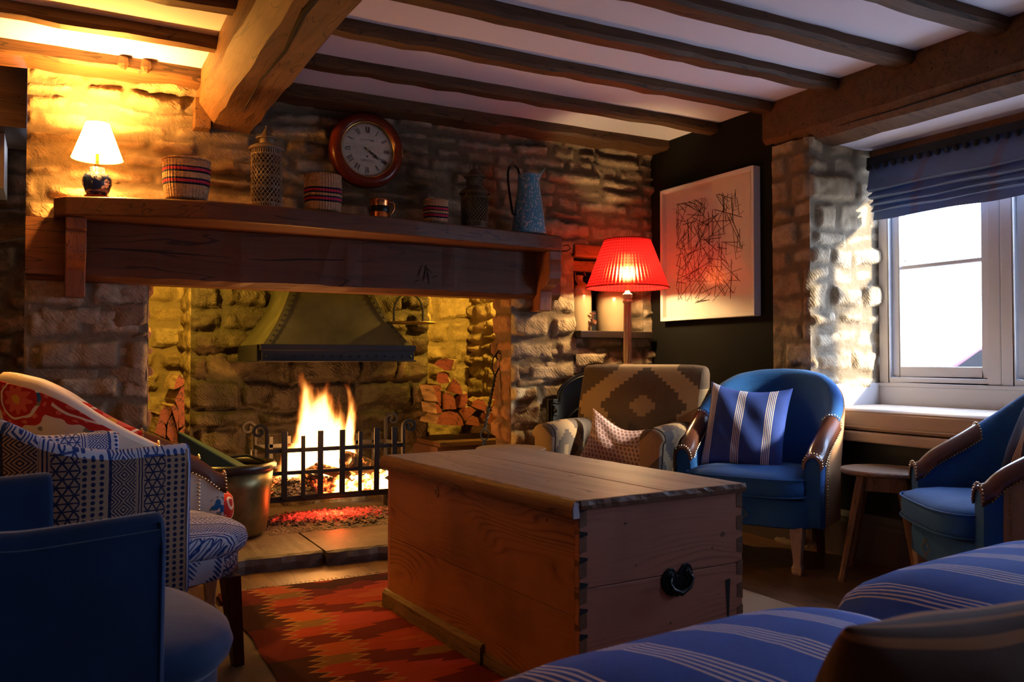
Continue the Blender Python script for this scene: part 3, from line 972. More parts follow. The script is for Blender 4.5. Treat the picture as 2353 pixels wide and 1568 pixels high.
def rough_beam(name, a, c, m, axis, parent, amp=.008, seed=0, cham=.0):
    """box beam with wandering arrises"""
    rg = random.Random(seed); rs = []
    L = c[axis] - a[axis]; n = max(6, int(abs(L) / .12))
    i1, i2 = [k for k in range(3) if k != axis]
    for k in range(n + 1):
        t = a[axis] + L * k / n; j = [rg.uniform(-amp, amp) for _ in range(6)]
        A1, A2, C1, C2 = a[i1] + j[0] * .6, a[i2] + j[1], c[i1] + j[2] * .6, c[i2]
        q = .012 + abs(j[4])
        poly = [(A1, C2), (A1, A2 + q), (A1 + q, A2), (C1 - q, A2), (C1, A2 + q), (C1, C2)]
        r = []
        for p in poly:
            v = [0, 0, 0]; v[axis] = t; v[i1] = p[0]; v[i2] = p[1]; r.append(tuple(v))
        rs.append(r)
    return B().rings(rs).build(name, m, parent)


for k, (y0, y1) in enumerate(((4.425, 4.64), (3.945, 4.04), (3.475, 3.575), (3.02, 3.125), (2.585, 2.695), (2.135, 2.25), (1.68, 1.79), (1.22, 1.33), (.76, .87), (.30, .41), (-.16, -.05), (-.62, -.51), (-1.1, -1.0))):
    rough_beam('joist', (-1.7, y0, jb - (.012 if k == 0 else 0)), (3.57, y1, ZC + .02), 'oak_beam', 0, ceil, .006, 100 + k)
# spine beam with a chamfered lower left arris
rg = random.Random(5); rs = []
for k in range(41):
    y = 4.64 - k * .16; w1, w2, w3 = [rg.uniform(-.006, .006) for _ in range(3)]
    dx = -.006 * k * .16
    rs.append([(.640 + dx, y, ZC + .02), (.640 + dx + w1, y, 2.30 + w2), (.712 + dx + w2, y, 2.205 + w3), (.905 + dx + w3, y, 2.200 + w1), (.925 + dx, y, 2.23), (.925 + dx + w1, y, ZC + .02)])
B().rings(rs).build('spine_beam', 'oak_spine', ceil)
B().prism([(.625, 2.18), (.70, 2.18), (.70, 2.30), (.66, 2.33), (.625, 2.33)], 4.52, 4.66, 'y').build('beam_post', 'oak_spine', ceil)
B().tube([(.80, 4.2, 2.2005), (.775, 3.7, 2.2005), (.785, 3.3, 2.2005), (.755, 2.9, 2.2005), (.77, 2.5, 2.2005), (.75, 2.0, 2.2005)], [.002, .004, .008, .011, .008, .004], 6).build('crack', 'soot', ceil)
B().tube([(3.572, 3.1, 2.215), (3.574, 2.7, 2.212), (3.570, 2.2, 2.216), (3.573, 1.6, 2.213)], [.002, .004, .005, .002], 6).build('crack', 'soot', ceil)
# beam over the window
rs = []
for k in range(31):
    y = 3.56 - k * .16; w1, w2, w3 = [rg.uniform(-.005, .005) for _ in range(3)]
    rs.append([(3.545, y, ZC + .02), (3.545 + w1, y, 2.245 + w2), (3.600 + w2, y, 2.185 + w1), (3.735 + w3, y, 2.165 + w2), (3.76, y, ZC + .02)])
B().rings(rs).build('wall_beam', 'oak_beam', ceil)
# knots of old wood left on the wall plate by the chimney
for x in (.285, .385):
    B().lathe([(.012, 0), (.028, .02), (.024, .05), (.008, .075)], 9).build('timber_stub', 'oak_beam', ceil, loc=(x, 4.42, jb - .01), disp=(.02, .03))

# ---------------------------------------------------------------- window
XW = 4.12


def casement(y0, y1, name):
    """y0 far edge > y1 near edge: outer frame, sash, pane, glazing bar"""
    f = B(); f.box((XW - .02, y0 - .065, .875), (XW + .07, y0, 2.13)); f.box((XW - .02, y1, .875), (XW + .07, y1 + .065, 2.13)); f.box((XW - .02, y1 + .065, .875), (XW + .07, y0 - .065, .905)); f.box((XW - .02, y1 + .065, 2.06), (XW + .07, y0 - .065, 2.13))
    w = struct(name, f, 'white_paint', bevel=.006)
    s_ = B(); a, c = y0 - .067, y1 + .067
    s_.box((XW + .01, a - .045, .907), (XW + .055, a, 2.058)); s_.box((XW + .01, c, .907), (XW + .055, c + .045, 2.058)); s_.box((XW + .01, c + .045, .907), (XW + .055, a - .045, .965)); s_.box((XW + .01, c + .045, 2.0), (XW + .055, a - .045, 2.058))
    s_.box((XW + .018, c + .045, 1.500), (XW + .048, a - .045, 1.522))
    s_.build('sash', 'white_paint', w, bevel=.004)
    B().box((XW + .030, c + .044, .964), (XW + .035, a - .044, 2.0)).build('pane', 'pane_glass', w)
    w['label'] = 'white painted casement window with one thin glazing bar'
    return w


casement(3.235, 2.535, 'window_1'); casement(2.535, 1.985, 'window_2'); casement(1.985, 1.42, 'window_3')
b = B(); b.box((XW - .035, 1.43, .855), (XW + .02, 3.235, .874)); b.box((XW - .03, 1.43, .60), (XW - .0, 3.235, .855)); b.box((XR + .004, 3.225, .60), (XW - .03, 3.240, .872))
o = struct('trim_1', b, 'white_paint', bevel=.003); o['label'] = 'white panelled back and side of the window seat'
for nm, a in (('window_added', ((3.60, -.36, 1.05), (3.66, .36, 1.86), 1)),):  # unseen window, added to bring cool light onto the chest end and chairs
    p, q, ax = a; f = B(); t = .06
    if ax: f.box(p, (q[0], p[1] + t, q[2])).box((p[0], q[1] - t, p[2]), q).box((p[0], p[1] + t, p[2]), (q[0], q[1] - t, p[2] + t)).box((p[0], p[1] + t, q[2] - t), (q[0], q[1] - t, q[2])).box((p[0], .02, p[2] + t), (q[0], .08, q[2] - t))
    else: f.box(p, (p[0] + t, q[1], q[2])).box((q[0] - t, p[1], p[2]), q).box((p[0] + t, p[1], p[2]), (q[0] - t, q[1], p[2] + t)).box((p[0] + t, p[1], q[2] - t), (q[0] - t, q[1], q[2])).box((1.27, p[1], p[2] + t), (1.33, q[1], q[2] - t))
    struct(nm, f, 'white_paint')

# ================================================================ fireplace furnishings
mp = thing('mantelpiece', 'long dark oak mantel beam and bowed shelf above the open fire', 'mantelpiece', (0, 0, 0))
sh = [(0, 4.60), (0, 4.40), (.05, 4.335), (.22, 4.27), (.42, 4.20), (.63, 4.145), (1.0, 4.14), (1.28, 4.165), (1.7, 4.19), (2.0, 4.235), (2.5, 4.30), (2.69, 4.345), (2.735, 4.42), (2.735, 4.60)]
B().prism(sh, 1.655, 1.745, 'z').build('shelf', 'oak_mantel', mp, bevel=.010, seg=3)
b = B(); rs = []
rg = random.Random(3)
for k in range(37):
    x = -.112 + k * 2.89 / 36; w1, w2 = rg.uniform(-.004, .004), rg.uniform(-.004, .004)
    rs.append([(x, 4.66, 1.375), (x, 4.535, 1.375), (x, 4.505 + w1, 1.402 + w2), (x, 4.500 + w2, 1.664), (x, 4.66, 1.664)])
b.rings(rs).build('lintel_beam', 'oak_lintel', mp)
b = B().tube([(-.10, 4.503, 1.52), (.2, 4.503, 1.535), (.55, 4.5025, 1.53), (.8, 4.5025, 1.525), (1.0, 4.503, 1.520), (1.15, 4.503, 1.535), (1.4, 4.503, 1.545), (1.62, 4.504, 1.54)], [.001, .004, .003, .001, .003, .005, .003, .001], 6)
b.build('crack', 'soot', mp)
# a knot with star shaped splits in the beam
b = B()
for dx, dz, a, l in ((0, 0, 80, .10), (.02, -.02, 100, .09), (-.03, .01, 70, .07), (.02, .02, 140, .06), (.06, -.02, 25, .04), (-.05, -.05, 200, .03)):
    c_, s_ = math.cos(R(a)) * l, math.sin(R(a)) * l
    b.tube([(1.87 + dx - c_ / 2, 4.502, 1.50 + dz - s_ / 2), (1.87 + dx, 4.501, 1.50 + dz), (1.87 + dx + c_ / 2, 4.502, 1.50 + dz + s_ / 2)], [.001, .003, .001], 5)
b.build('knot', 'soot', mp)


def corbel(x0, x1):
    p = [(4.60, 1.654), (4.345, 1.654), (4.345, 1.600), (4.365, 1.595), (4.350, 1.570), (4.345, 1.53), (4.352, 1.49), (4.385, 1.455), (4.430, 1.440), (4.455, 1.42), (4.462, 1.38), (4.470, 1.30), (4.60, 1.30)]
    B().prism(p, x0, x1, 'x').build('corbel', 'corbel_wood', mp, bevel=.005)


corbel(.050, .135); corbel(2.605, 2.690)

# hearth: two big flagstones with a rough front edge
hearth = thing('hearth', 'raised flagstone hearth with rough broken front edge below the fire', 'hearth', (0, 0, 0))


def slab(x0, x1, y0, y1, seed):
    rg = random.Random(seed); b = B(); n = 26; rs = []
    for k in range(n + 1):
        x = x0 + (x1 - x0) * k / n; j = [rg.uniform(-.010, .010) for _ in range(3)]
        rs.append([(x, y1, 0), (x, y0 + .008 + j[0], 0), (x, y0 + j[1], .035 + j[2] * .4), (x, y0 + .012 + j[0], .062), (x, y0 + .03, .070 + j[2] * .15), (x, y1, .070)])
    b.rings(rs).build('flagstone', 'flagstone', hearth)


slab(.30, 1.175, 4.10, 4.88, 1); slab(1.187, 2.55, 4.075, 4.88, 2); slab(.12, 2.8, 4.885, 5.9, 3)

# copper hood
hood = thing('fireplace_hood', 'dark riveted metal smoke hood flaring out over the fire', 'fireplace hood', (0, 0, 0))
NB = 12


def hood_at(t):     # t 0 bottom .. 1 top: (x0, x1, yfront, z)
    k = (1 - t) ** 2.1
    return (1.275 - .225 * k, 1.70 + .26 * k, 5.07 - .15 * k, 1.085 + .60 * t)


F = [hood_at(i / NB) for i in range(NB + 1)]
def sheet(pts0, pts1, nm, m, th=.006, nrm=(0, 1, 0)):
    b = B(); n = Vector(nrm) * th
    rs = [[Vector(a), Vector(c), Vector(c) + n, Vector(a) + n] for a, c in zip(pts0, pts1)]
    return b.rings(rs).build(nm, m, hood, smooth='auto')


sheet([(a, y, z) for a, b_, y, z in F], [(b_, y, z) for a, b_, y, z in F], 'front_panel', 'hood_copper')
sheet([(a, y + .001, z) for a, b_, y, z in F], [(a - .03 * (1 - i / NB) ** 2, 5.50, z) for i, (a, b_, y, z) in enumerate(F)], 'side_panel', 'hood_copper', nrm=(1, 0, 0))
sheet([(b_, y + .001, z) for a, b_, y, z in F], [(b_, 5.50, z) for a, b_, y, z in F], 'side_panel', 'hood_copper', nrm=(-1, 0, 0))
b = B(); b.box((1.045, 4.905, .995), (1.965, 4.925, 1.09)); b.box((1.035, 4.895, 1.055), (1.975, 4.93, 1.092)); b.box((1.035, 4.89, .990), (1.975, 4.94, 1.000))
b.box((1.020, 4.925, .99), (1.050, 5.50, 1.09)); b.box((1.96, 4.925, .99), (1.975, 5.50, 1.09)); b.box((.965, 4.94, .985), (1.05, 5.5, .993))
b.build('rim', 'iron', hood, bevel=.003)
for k in range(17): B().ball((1.07 + k * .0545, 4.905, 1.022), .007, 8).build('rivet', 'iron', hood)
for i in range(20):
    a, b_, y, z = hood_at(i / 20)
    B().ball((a + .022, y - .006, z), .0065, 8).build('rivet', 'iron', hood); B().ball((b_ - .022, y - .006, z), .0065, 8).build('rivet', 'iron', hood)
for side in (0, 1):
    B().strip([((a + .022) if side == 0 else (b_ - .022), y - .003, z) for a, b_, y, z in F], .040, .004, (1, 0, 0)).build('edge_strap', 'hood_copper', hood)

# fire basket
fb = thing('fire_basket', 'black wrought iron fire basket with upright flat bars and scroll posts', 'fire basket', (1.05, 4.79, .07))


def scroll(r, x, y, z, sgn, axis='x'):
    pts = []
    for k in range(22):
        a = -PI / 2 * 0 + k / 21 * 2.3 * PI; q = r * (1 - k / 21 * .72)
        pts.append((x + sgn * (r - q * math.cos(a)) * 1.0, y, z + q * math.sin(a)))
    return pts


def post(x, y, h, sgn):
    b = B(); pts = [(x, y, 0), (x, y, h * .5), (x, y, h - .02)] + scroll(.042, x, y, h, sgn)
    b.strip(pts, .030, .014, (0, 1, 0)); b.build('scroll_post', 'iron', fb)


post(0, 0, .535, -1); post(.80, 0, .535, 1); post(0, .30, .535, -1); post(.80, .30, .56, 1)
tops = [(.095, .028, .535), (.200, .020, .505), (.298, .028, .530), (.425, .028, .530), (.532, .020, .518), (.632, .028, .535), (.742, .028, .535)]
for x, w, h in tops:
    B().obox((x, -.012, (h + .155) / 2), (w * 1.18, .007, h - .155), (0, R(random.Random(int(x * 999)).uniform(-.6, .6)), 0)).build('upright_bar', 'iron', fb, bevel=.002)
for y in (0, .30):
    for z, t in ((.155, .034), (.300, .022), (.425, .024)):
        B().box((-.005, y - .008, z - t / 2), (.805, y - .001, z + t / 2)).build('cross_bar', 'iron', fb, bevel=.002)
for x in (0, .80):
    for z in (.155, .300, .425):
        B().box((x - .004, 0, z - .011), (x + .004, .30, z + .011)).build('cross_bar', 'iron', fb)
for k in range(7): B().box((.08 + k * .105, .292, .155), (.10 + k * .105, .298, .48)).build('upright_bar', 'iron', fb)
for k in range(9): B().box((.05 + k * .086, 0, .145), (.066 + k * .086, .30, .155)).build('grate_bar', 'iron', fb)
B().tube([(-.01, .02, .10), (-.02, .10, .16), (-.03, .2, .13), (-.03, .30, .42)], .009).build('chain', 'iron', fb)

# embers in the basket, ash and glowing coals under it, burning logs, flame
rg = random.Random(9)


def lump_bed(name, m, x0, x1, y0, y1, z0, h, n, r, label, cat, dome=True, loc=(0, 0, 0)):
    b = B()
    nx, ny = 40, 18; vs = []; fs = []
    for j in range(ny + 1):
        for i in range(nx + 1):
            u, v = i / nx * 2 - 1, j / ny * 2 - 1; e = max(0, 1 - (u * u if dome else abs(u) ** 5)) * max(0, 1 - (v * v if dome else v ** 6))
            vs.append(((x0 + x1) / 2 + u * (x1 - x0) / 2, (y0 + y1) / 2 + v * (y1 - y0) / 2, z0 + e ** .6 * h * (.75 + .5 * rg.random())))
    for j in range(ny):
        for i in range(nx): a = j * (nx + 1) + i; fs.append((a, a + 1, a + nx + 2, a + nx + 1))
    b.add(vs, fs)
    for _ in range(n):
        u, v = rg.uniform(-.92, .92), rg.uniform(-.92, .92)
        if dome and u * u + v * v > .9: continue
        e = max(0, 1 - (u * u if dome else 0)) * max(0, 1 - (v * v if dome else 0)); q = r * rg.uniform(.5, 1.3)
        b.obox(((x0 + x1) / 2 + u * (x1 - x0) / 2, (y0 + y1) / 2 + v * (y1 - y0) / 2, z0 + e ** .6 * h + q * .2), (q * 1.6, q, q * .8), (rg.uniform(-1, 1), rg.uniform(-1, 1), rg.uniform(0, 3)))
    o = b.build(name, m, None, loc=loc); return props(o, label, cat, kind='stuff')


lump_bed('ember_bed', 'embers', -.37, .37, -.13, .13, .0, .085, 260, .018, 'glowing embers and half burnt wood lying in the iron fire basket', 'embers', False, loc=(1.45, 4.94, .226))
lump_bed('hot_ash', 'ash_glow', -.42, .50, -.30, .26, .0, .035, 700, .012, 'red glowing cinders and grey ash heaped on the hearth under the basket', 'ash', True, loc=(1.45, 4.90, .071))


def log_mesh(name, poly, L, label, m_end='log_end', loc=(0, 0, 0), rot=(0, 0, 0), group=None, seed=0, bark='log_bark'):
    """log along local y (0..L) with cross-section poly (x,z); end faces are parts"""
    rg = random.Random(seed); n = 6; rs = []
    for k in range(n + 1):
        t = k / n; s_ = 1 + rg.uniform(-.03, .03)
        rs.append([(p[0] * s_ + rg.uniform(-.0015, .0015), .001 + t * L, p[1] * s_ + rg.uniform(-.0015, .0015)) for p in poly])
    t = thing(name, label, 'log', loc, 0, group, rot)
    B().rings(rs).build('bark', bark, t, smooth='auto')
    B().rings([[(p[0] * .985, -.002, p[1] * .985) for p in poly], [(p[0] * .985, .0005, p[1] * .985) for p in poly]]).build('end_grain', m_end, t)
    return t


def arc(cx, cz, r, a0, a1, n=10, rz=None):
    return [(cx + r * math.cos(R(a0 + (a1 - a0) * k / n)), cz + (rz or r) * math.sin(R(a0 + (a1 - a0) * k / n))) for k in range(n + 1)]


half = arc(0, -.03, .05, 0, 180, 12, .07); wedge = [(-.055, .0), (-.02, .035)] + arc(0, 0, .05, 80, 20, 4) + [(.04, -.03), (.0, -.045)]
for (x, y, z, L, r, ang, lb) in ((1.30, 4.90, .335, .22, .038, 12, 'split log standing in white flame at the left of the basket'), (1.60, 4.88, .385, .26, .055, -50, 'charred round log leaning in the middle of the fire'), (1.50, 4.86, .335, .36, .030, -78, 'thin charred stick lying low across the front of the fire')):
    t = thing('burning_log', lb, 'log', (x, y, z), 0, None, (R(-18), 0, R(ang)))
    B().lathe([(r * .8, 0), (r, .004), (r * 1.02, L * .5), (r * .95, L - .004), (r * .7, L)], 14, axis='y', c=(0, L / 2, 0)).build('bark', 'charred_log', t, smooth='auto', disp=(.012, .03))
    B().lathe([(r * .8, 0), (r * .8, .004)], 14, axis='y', c=(0, L / 2 + .004, 0)).build('end_grain', 'soot', t)

fl = B().box((-.34, -.115, -.03), (.34, .115, .66)).build('flame', 'flame', None, loc=(1.40, 4.95, .33))
props(fl, 'tall yellow-white flame rising from the logs in the fire basket', 'flame', kind='stuff')
lamp('fire_light', 'POINT', (1.42, 4.93, .50), (1.0, .36, .075), 20.0, shadow_soft_size=.10)
lamp('fire_light', 'POINT', (1.30, 4.80, .62), (1.0, .40, .10), 14.0, shadow_soft_size=.12)
lamp('ember_light', 'POINT', (1.45, 4.80, .17), (1.0, .10, .02), 3.5, shadow_soft_size=.05)

# two small lamps hidden up behind the lintel light the recess
for x, lb in ((.50, 'small downlight hidden behind the left end of the lintel'), (2.52, 'small downlight hidden behind the right end of the lintel')):
    t = thing('downlight', lb, 'lamp', (x + (.0 if x < 1 else .10), 4.93, 1.62))
    B().lathe([(.030, .06), (.036, .0), (.030, -.002), (.026, .05)], 20).build('housing', 'iron', t, smooth='auto')
    B().lathe([(.001, .012), (.026, .010), (.026, .014), (.001, .016)], 20).build('lens', 'downlight_glass', t)
    l = lamp('downlight_lamp', 'POINT', (x + (.0 if x < 1 else .10), 4.93, 1.585), (1.0, .58, .08), 62.0 if x > 1 else 50.0, shadow_soft_size=.03)

# cauldron with green canvas bag
bk = thing('brass_cauldron', 'old brass cauldron with dark iron rim standing on the hearth', 'cauldron', (.835, 4.70, .07))
B().lathe([(.01, .004), (.165, .004), (.192, .03), (.205, .12), (.218, .26), (.226, .36), (.220, .36), (.212, .26), (.198, .12), (.185, .035), (.01, .016)], 48).build('bowl', 'cauldron', bk, smooth=True)
B().lathe([(.222, .345), (.240, .35), (.243, .375), (.232, .392), (.218, .388), (.216, .36)], 48).build('rim', 'rim_iron', bk, smooth=True, disp=(.006, .04))
B().tube([(-.19, .10, .375), (-.12, .13, .41), (.0, .14, .40), (.12, .13, .405), (.20, .09, .375)], .008).build('bail_handle', 'iron', bk)
B().obox((.215, .0, .33), (.012, .03, .06)).build('lug', 'iron', bk.children[1], bevel=.003)
gb = B(); gb.rings([[(-.30, .02, .61), (-.27, .05, .60), (-.27, .07, .44), (-.29, .03, .43)], [(-.18, -.01, .53), (-.13, .06, .52), (-.15, .08, .40), (-.19, .0, .38)], [(.0, -.05, .41), (.05, .0, .415), (.02, .02, .34), (-.03, -.03, .33)], [(.09, -.06, .37), (.10, -.04, .37), (.09, -.03, .34), (.08, -.05, .335)]])
o = gb.build('canvas_bag', 'green_canvas', None, loc=(.875, 4.70, .025), bevel=.012, seg=3); props(o, 'folded dark green canvas poking out of the brass cauldron', 'bag')

# log stacks
LG = 'split logs stacked on the right of the fireplace'
MX = lambda px: 2.214 + (px - 1000) * .00325
MZ = lambda py: .506 + (1000 - py) * .00286
CR = lambda cx, cy: (MX(960 + cx / 5.6), MZ(780 + cy / 5.6))
polys = [
    ('topmost split log of the right stack, wedge shaped', [(215, 320), (260, 265), (340, 245), (445, 262), (410, 400), (330, 395), (305, 370)], .30, 30),
    ('small rounded log second from the top of the right stack', [(245, 500), (260, 430), (320, 420), (370, 445), (398, 555), (290, 568), (255, 545)], .30, 26),
    ('triangular split log with broad bark side in the right stack', [(375, 665), (465, 500), (530, 570), (568, 710), (540, 712)], .34, 24),
    ('narrow upright wedge log at the left of the right stack', [(190, 590), (292, 580), (290, 855), (272, 850)], .28, 4),
    ('tall blocky log in the middle of the right stack', [(315, 690), (380, 675), (430, 705), (470, 780), (485, 900), (330, 902)], .30, 6),
    ('pentagonal split log beside the tall blocky log', [(485, 760), (540, 715), (625, 695), (632, 790), (600, 885), (500, 885)], .34, 22),
    ('tiny wedge log at the left edge of the right stack', [(222, 815), (265, 840), (312, 938), (243, 948)], .26, 2),
    ('widest half-round log at the bottom left of the right stack', [(245, 1090), (270, 1000), (330, 935), (405, 922), (500, 950), (560, 1030), (578, 1120), (420, 1110)], .34, 3),
    ('split log wedged point down between the half-round logs', [(530, 935), (580, 885), (680, 880), (742, 925), (605, 1065)], .32, 6),
    ('half-round log resting on top to the right of the middle', [(685, 870), (695, 810), (760, 770), (820, 790), (862, 860), (860, 950)], .34, 20),
    ('small half-round log at the bottom centre of the right stack', [(610, 1105), (640, 1030), (700, 995), (760, 1025), (792, 1135)], .32, 3),
    ('round log half hidden by the pier behind the tongs', [(955, 880), (975, 800), (1040, 770), (1100, 830), (1110, 960), (1020, 940)], .30, 3),
    ('wedge log right behind the fire tongs', [(800, 1015), (830, 965), (925, 965), (945, 1135), (860, 1080)], .30, 3),
    ('square cut log at the bottom right of the right stack', [(940, 955), (1020, 950), (1110, 980), (1110, 1150), (950, 1150)], .30, 3)]
for i, (lb, pl, L, ang) in enumerate(polys):
    pt = [CR(*p) for p in pl]; cx = sum(p[0] for p in pt) / len(pt); cz = sum(p[1] for p in pt) / len(pt)
    log_mesh('split_log', [(p[0] - cx, p[1] - cz) for p in pt], L, lb, loc=(cx, 5.15 + (i % 3) * .006, cz), rot=(0, 0, R(-ang)), group=LG, seed=i)
b = B(); b.box((2.20, 5.08, .070), (2.78, 5.70, .435)); pl_ = b.build('log_plinth', 'dark_brick'); props(pl_, 'low stone block carrying the right log stack', 'plinth')
o = B().box((2.205, 5.06, .437), (2.785, 5.60, .470)).build('log_board', 'oak_beam', None, bevel=.004); props(o, 'dark plank under the right log stack', 'board')
L2 = 'split logs stacked on the left of the fireplace'
CL = lambda cx, cy: (.455 + (330 + cx / 7.84 - 335) * .0026, .54 + (1012 - (860 + cy / 7.84)) * .00286)
pol2 = [('small log end on the very top of the left stack', [(520, 390), (560, 240), (620, 155), (700, 250), (690, 310), (600, 360)], .3),
        ('tall log end against the fireback in the left stack', [(545, 560), (650, 340), (695, 340), (710, 970), (615, 1000), (610, 710)], .3),
        ('upright log with dark face in the left stack', [(290, 770), (380, 640), (530, 700), (460, 830), (405, 940)], .3),
        ('curved log end in the middle of the left stack', [(480, 650), (540, 625), (608, 730), (600, 1060), (560, 900)], .3),
        ('pale log end at the lower left of the left stack', [(225, 1060), (300, 800), (360, 850), (405, 1000), (400, 1150), (290, 1090)], .3),
        ('long narrow log end at the front of the left stack', [(420, 1100), (440, 880), (520, 780), (600, 1070), (590, 1210), (500, 1210)], .3),
        ('lowest log end on the right of the left stack', [(610, 1060), (710, 970), (690, 1120), (650, 1195), (630, 1180)], .3)]
for i, (lb, pl, L) in enumerate(pol2):
    pt = [CL(*p) for p in pl]; cx = sum(p[0] for p in pt) / len(pt); cz = sum(p[1] for p in pt) / len(pt)
    log_mesh('split_log', [((p[0] - cx), p[1] - cz) for p in pt], .32, lb, loc=(cx, 5.20 + (i % 3) * .008, cz), rot=(0, 0, R(4)), group=L2, seed=i + 30)
for k, (z, h, lb) in enumerate(((.80, .055, 'long split log lying flat near the top of the left stack'), (.735, .05, 'second long split log lying flat in the left stack'), (.67, .055, 'third long split log lying flat in the left stack'), (.60, .06, 'lowest long split log lying flat in the left stack'))):
    t = thing('split_log', lb, 'log', (.30, 5.34, z), 0, L2)
    B().rings([[(-.12 + .04 * q, -.05 + random.Random(q).uniform(-.004, .004), -h / 2), (-.12 + .04 * q, .06, -h / 2), (-.12 + .04 * q, .05, h / 2), (-.12 + .04 * q, -.04, h / 2 - .004)] for q in range(8)]).build('bark', 'log_bark', t, disp=(.008, .04))
o = B().box((.16, 5.15, .07), (.73, 5.60, .53)).build('log_plinth', 'dark_brick'); props(o, 'low stone block carrying the left log stack', 'plinth')

# fire tongs leaning on the right cheek
tg = thing('fire_tongs', 'twisted black iron fire tongs with scroll top leaning by the log stack', 'fire tongs', (2.24, 4.62, .07))
A = Vector((.245, .14, .99)); C0 = Vector((.10, .08, .46)); Z0 = Vector((0, 0, 0))
dr = (A - C0).normalized()
pts1 = []; pts2 = []
for k in range(40):
    t = k / 39; p = C0 + (A - C0) * (.08 + .62 * t); a = t * 12 * PI; r = .007
    off = Vector((math.cos(a), 0, 0)) * r + Vector((0, math.sin(a), 0)) * r
    pts1.append(p + off); pts2.append(p - off)
B().tube(pts1, .0055, 6).tube(pts2, .0055, 6).build('twisted_stem', 'iron', tg)
P = C0 + (A - C0) * .70
b = B(); b.tube([P, P + Vector((-.02, 0, .05)), P + Vector((-.012, 0, .11)), P + Vector((.02, 0, .15)), P + Vector((.045, 0, .17)), P + Vector((.045, 0, .20)), P + Vector((.02, 0, .205)), P + Vector((.015, 0, .185))], .005, 6)
b.tube([P, P + Vector((.03, 0, .05)), P + Vector((.05, 0, .10)), P + Vector((.045, 0, .14)), P + Vector((.015, 0, .145)), P + Vector((.008, 0, .115)), P + Vector((.022, 0, .105))], .005, 6).build('scroll_handle', 'iron', tg)
lp = C0 + (A - C0) * .08
b = B(); ring = [lp + Vector((.028 * math.sin(a), 0, -.032 + .032 * math.cos(a))) for a in [k * 2 * PI / 16 for k in range(17)]]
b.tube(ring, .005, 6).build('hinge_loop', 'iron', tg)
for s_ in (-1, 1):
    B().tube([lp + Vector((s_ * .004, 0, -.062)), lp + Vector((-.03 + s_ * .022, -.01, -.22)), Vector((.01 + s_ * .045, -.02, .02))], .006, 6).build('arm', 'iron', tg)
B().tube([lp + Vector((-.055, -.01, -.18)), lp + Vector((.012, -.01, -.185))], .005, 6).build('cross_pin', 'iron', tg)

# bakestone griddle hanging in the fireplace
gd = thing('hanging_griddle', 'round iron griddle plate with tall hoop handle hanging under the lintel', 'griddle', (1.985, 5.05, 1.232))
B().lathe([(.001, 0), (.172, 0), (.176, .004), (.172, .009), (.001, .009)], 40).build('plate', 'aged_brass', gd, smooth='auto')
pts = [(-.098, 0, .0)] + [(-.098 * math.cos(a), 0, .075 + .115 * math.sin(a)) for a in [k * PI / 16 for k in range(17)]] + [(.098, 0, 0)]
B().strip(pts, .018, .007, (0, 1, 0)).build('hoop_handle', 'iron', gd)
B().tube([(0, 0, .185), (.012, 0, .205), (0, 0, .222), (0, 0, .50)], .005, 6).build('hook', 'iron', gd)

# cast iron register plate leaning on the wall behind the patterned armchair
ci = thing('cast_iron_grate', 'arched black cast iron fire surround leaning against the stone wall', 'fire surround', (3.055, 4.50, 0), 0)
ol_ = [(-.37, 0), (-.37, .76), (-.30, .76)] + [(.30 * -math.cos(R(a)), .765 + .165 * math.sin(R(a))) for a in range(12, 169, 8)] + [(.30, .76), (.37, .76), (.37, 0)]
inn = [(.25, 0), (.25, .50)] + [(.25 * math.cos(R(a)), .56 + .15 * math.sin(R(a))) for a in range(0, 181, 10)] + [(-.25, .50), (-.25, 0)]
B().prism(ol_ + inn, 0, .022, 'y').build('plate', 'black_iron', ci, bevel=.003)
b = B(); b.tube([(-.345, -.004, .0), (-.345, -.004, .735), (-.29, -.004, .735)] + [(.285 * -math.cos(R(a)), -.004, .760 + .15 * math.sin(R(a))) for a in range(12, 169, 6)] + [(.29, -.004, .735), (.345, -.004, .735), (.345, -.004, 0)], .008, 8)
b.tube([(.26, -.004, 0)] + [(.26 * math.cos(R(a)), -.004, .56 + .165 * math.sin(R(a))) for a in range(0, 181, 8)] + [(-.26, -.004, 0)], .010, 8).build('moulding', 'black_iron', ci, smooth=True)
b = B()
for a in range(20, 161, 14):
    for q, r in ((.05, .004), (.075, .0055)):
        b.ball((q * 1.3 * math.cos(R(a)), -.004, .775 + q * math.sin(R(a))), r, 8)
    b.tube([(0, -.003, .76), (.065 * math.cos(R(a)), -.004, .765 + .05 * math.sin(R(a)))], .002, 5)
b.box((-.352, -.012, .66), (-.300, .0, .72)).box((.300, -.012, .66), (.352, .0, .72)); b.ball((-.326, -.014, .69), .013, 8).ball((.326, -.014, .69), .013, 8)
b.build('relief_ornament', 'black_iron', ci)
o = B().box((-.26, .024, 0), (.26, .04, .70)).build('back_plate', 'soot', ci)

# ================================================================ things on the mantel shelf and walls
ZS = 1.7455


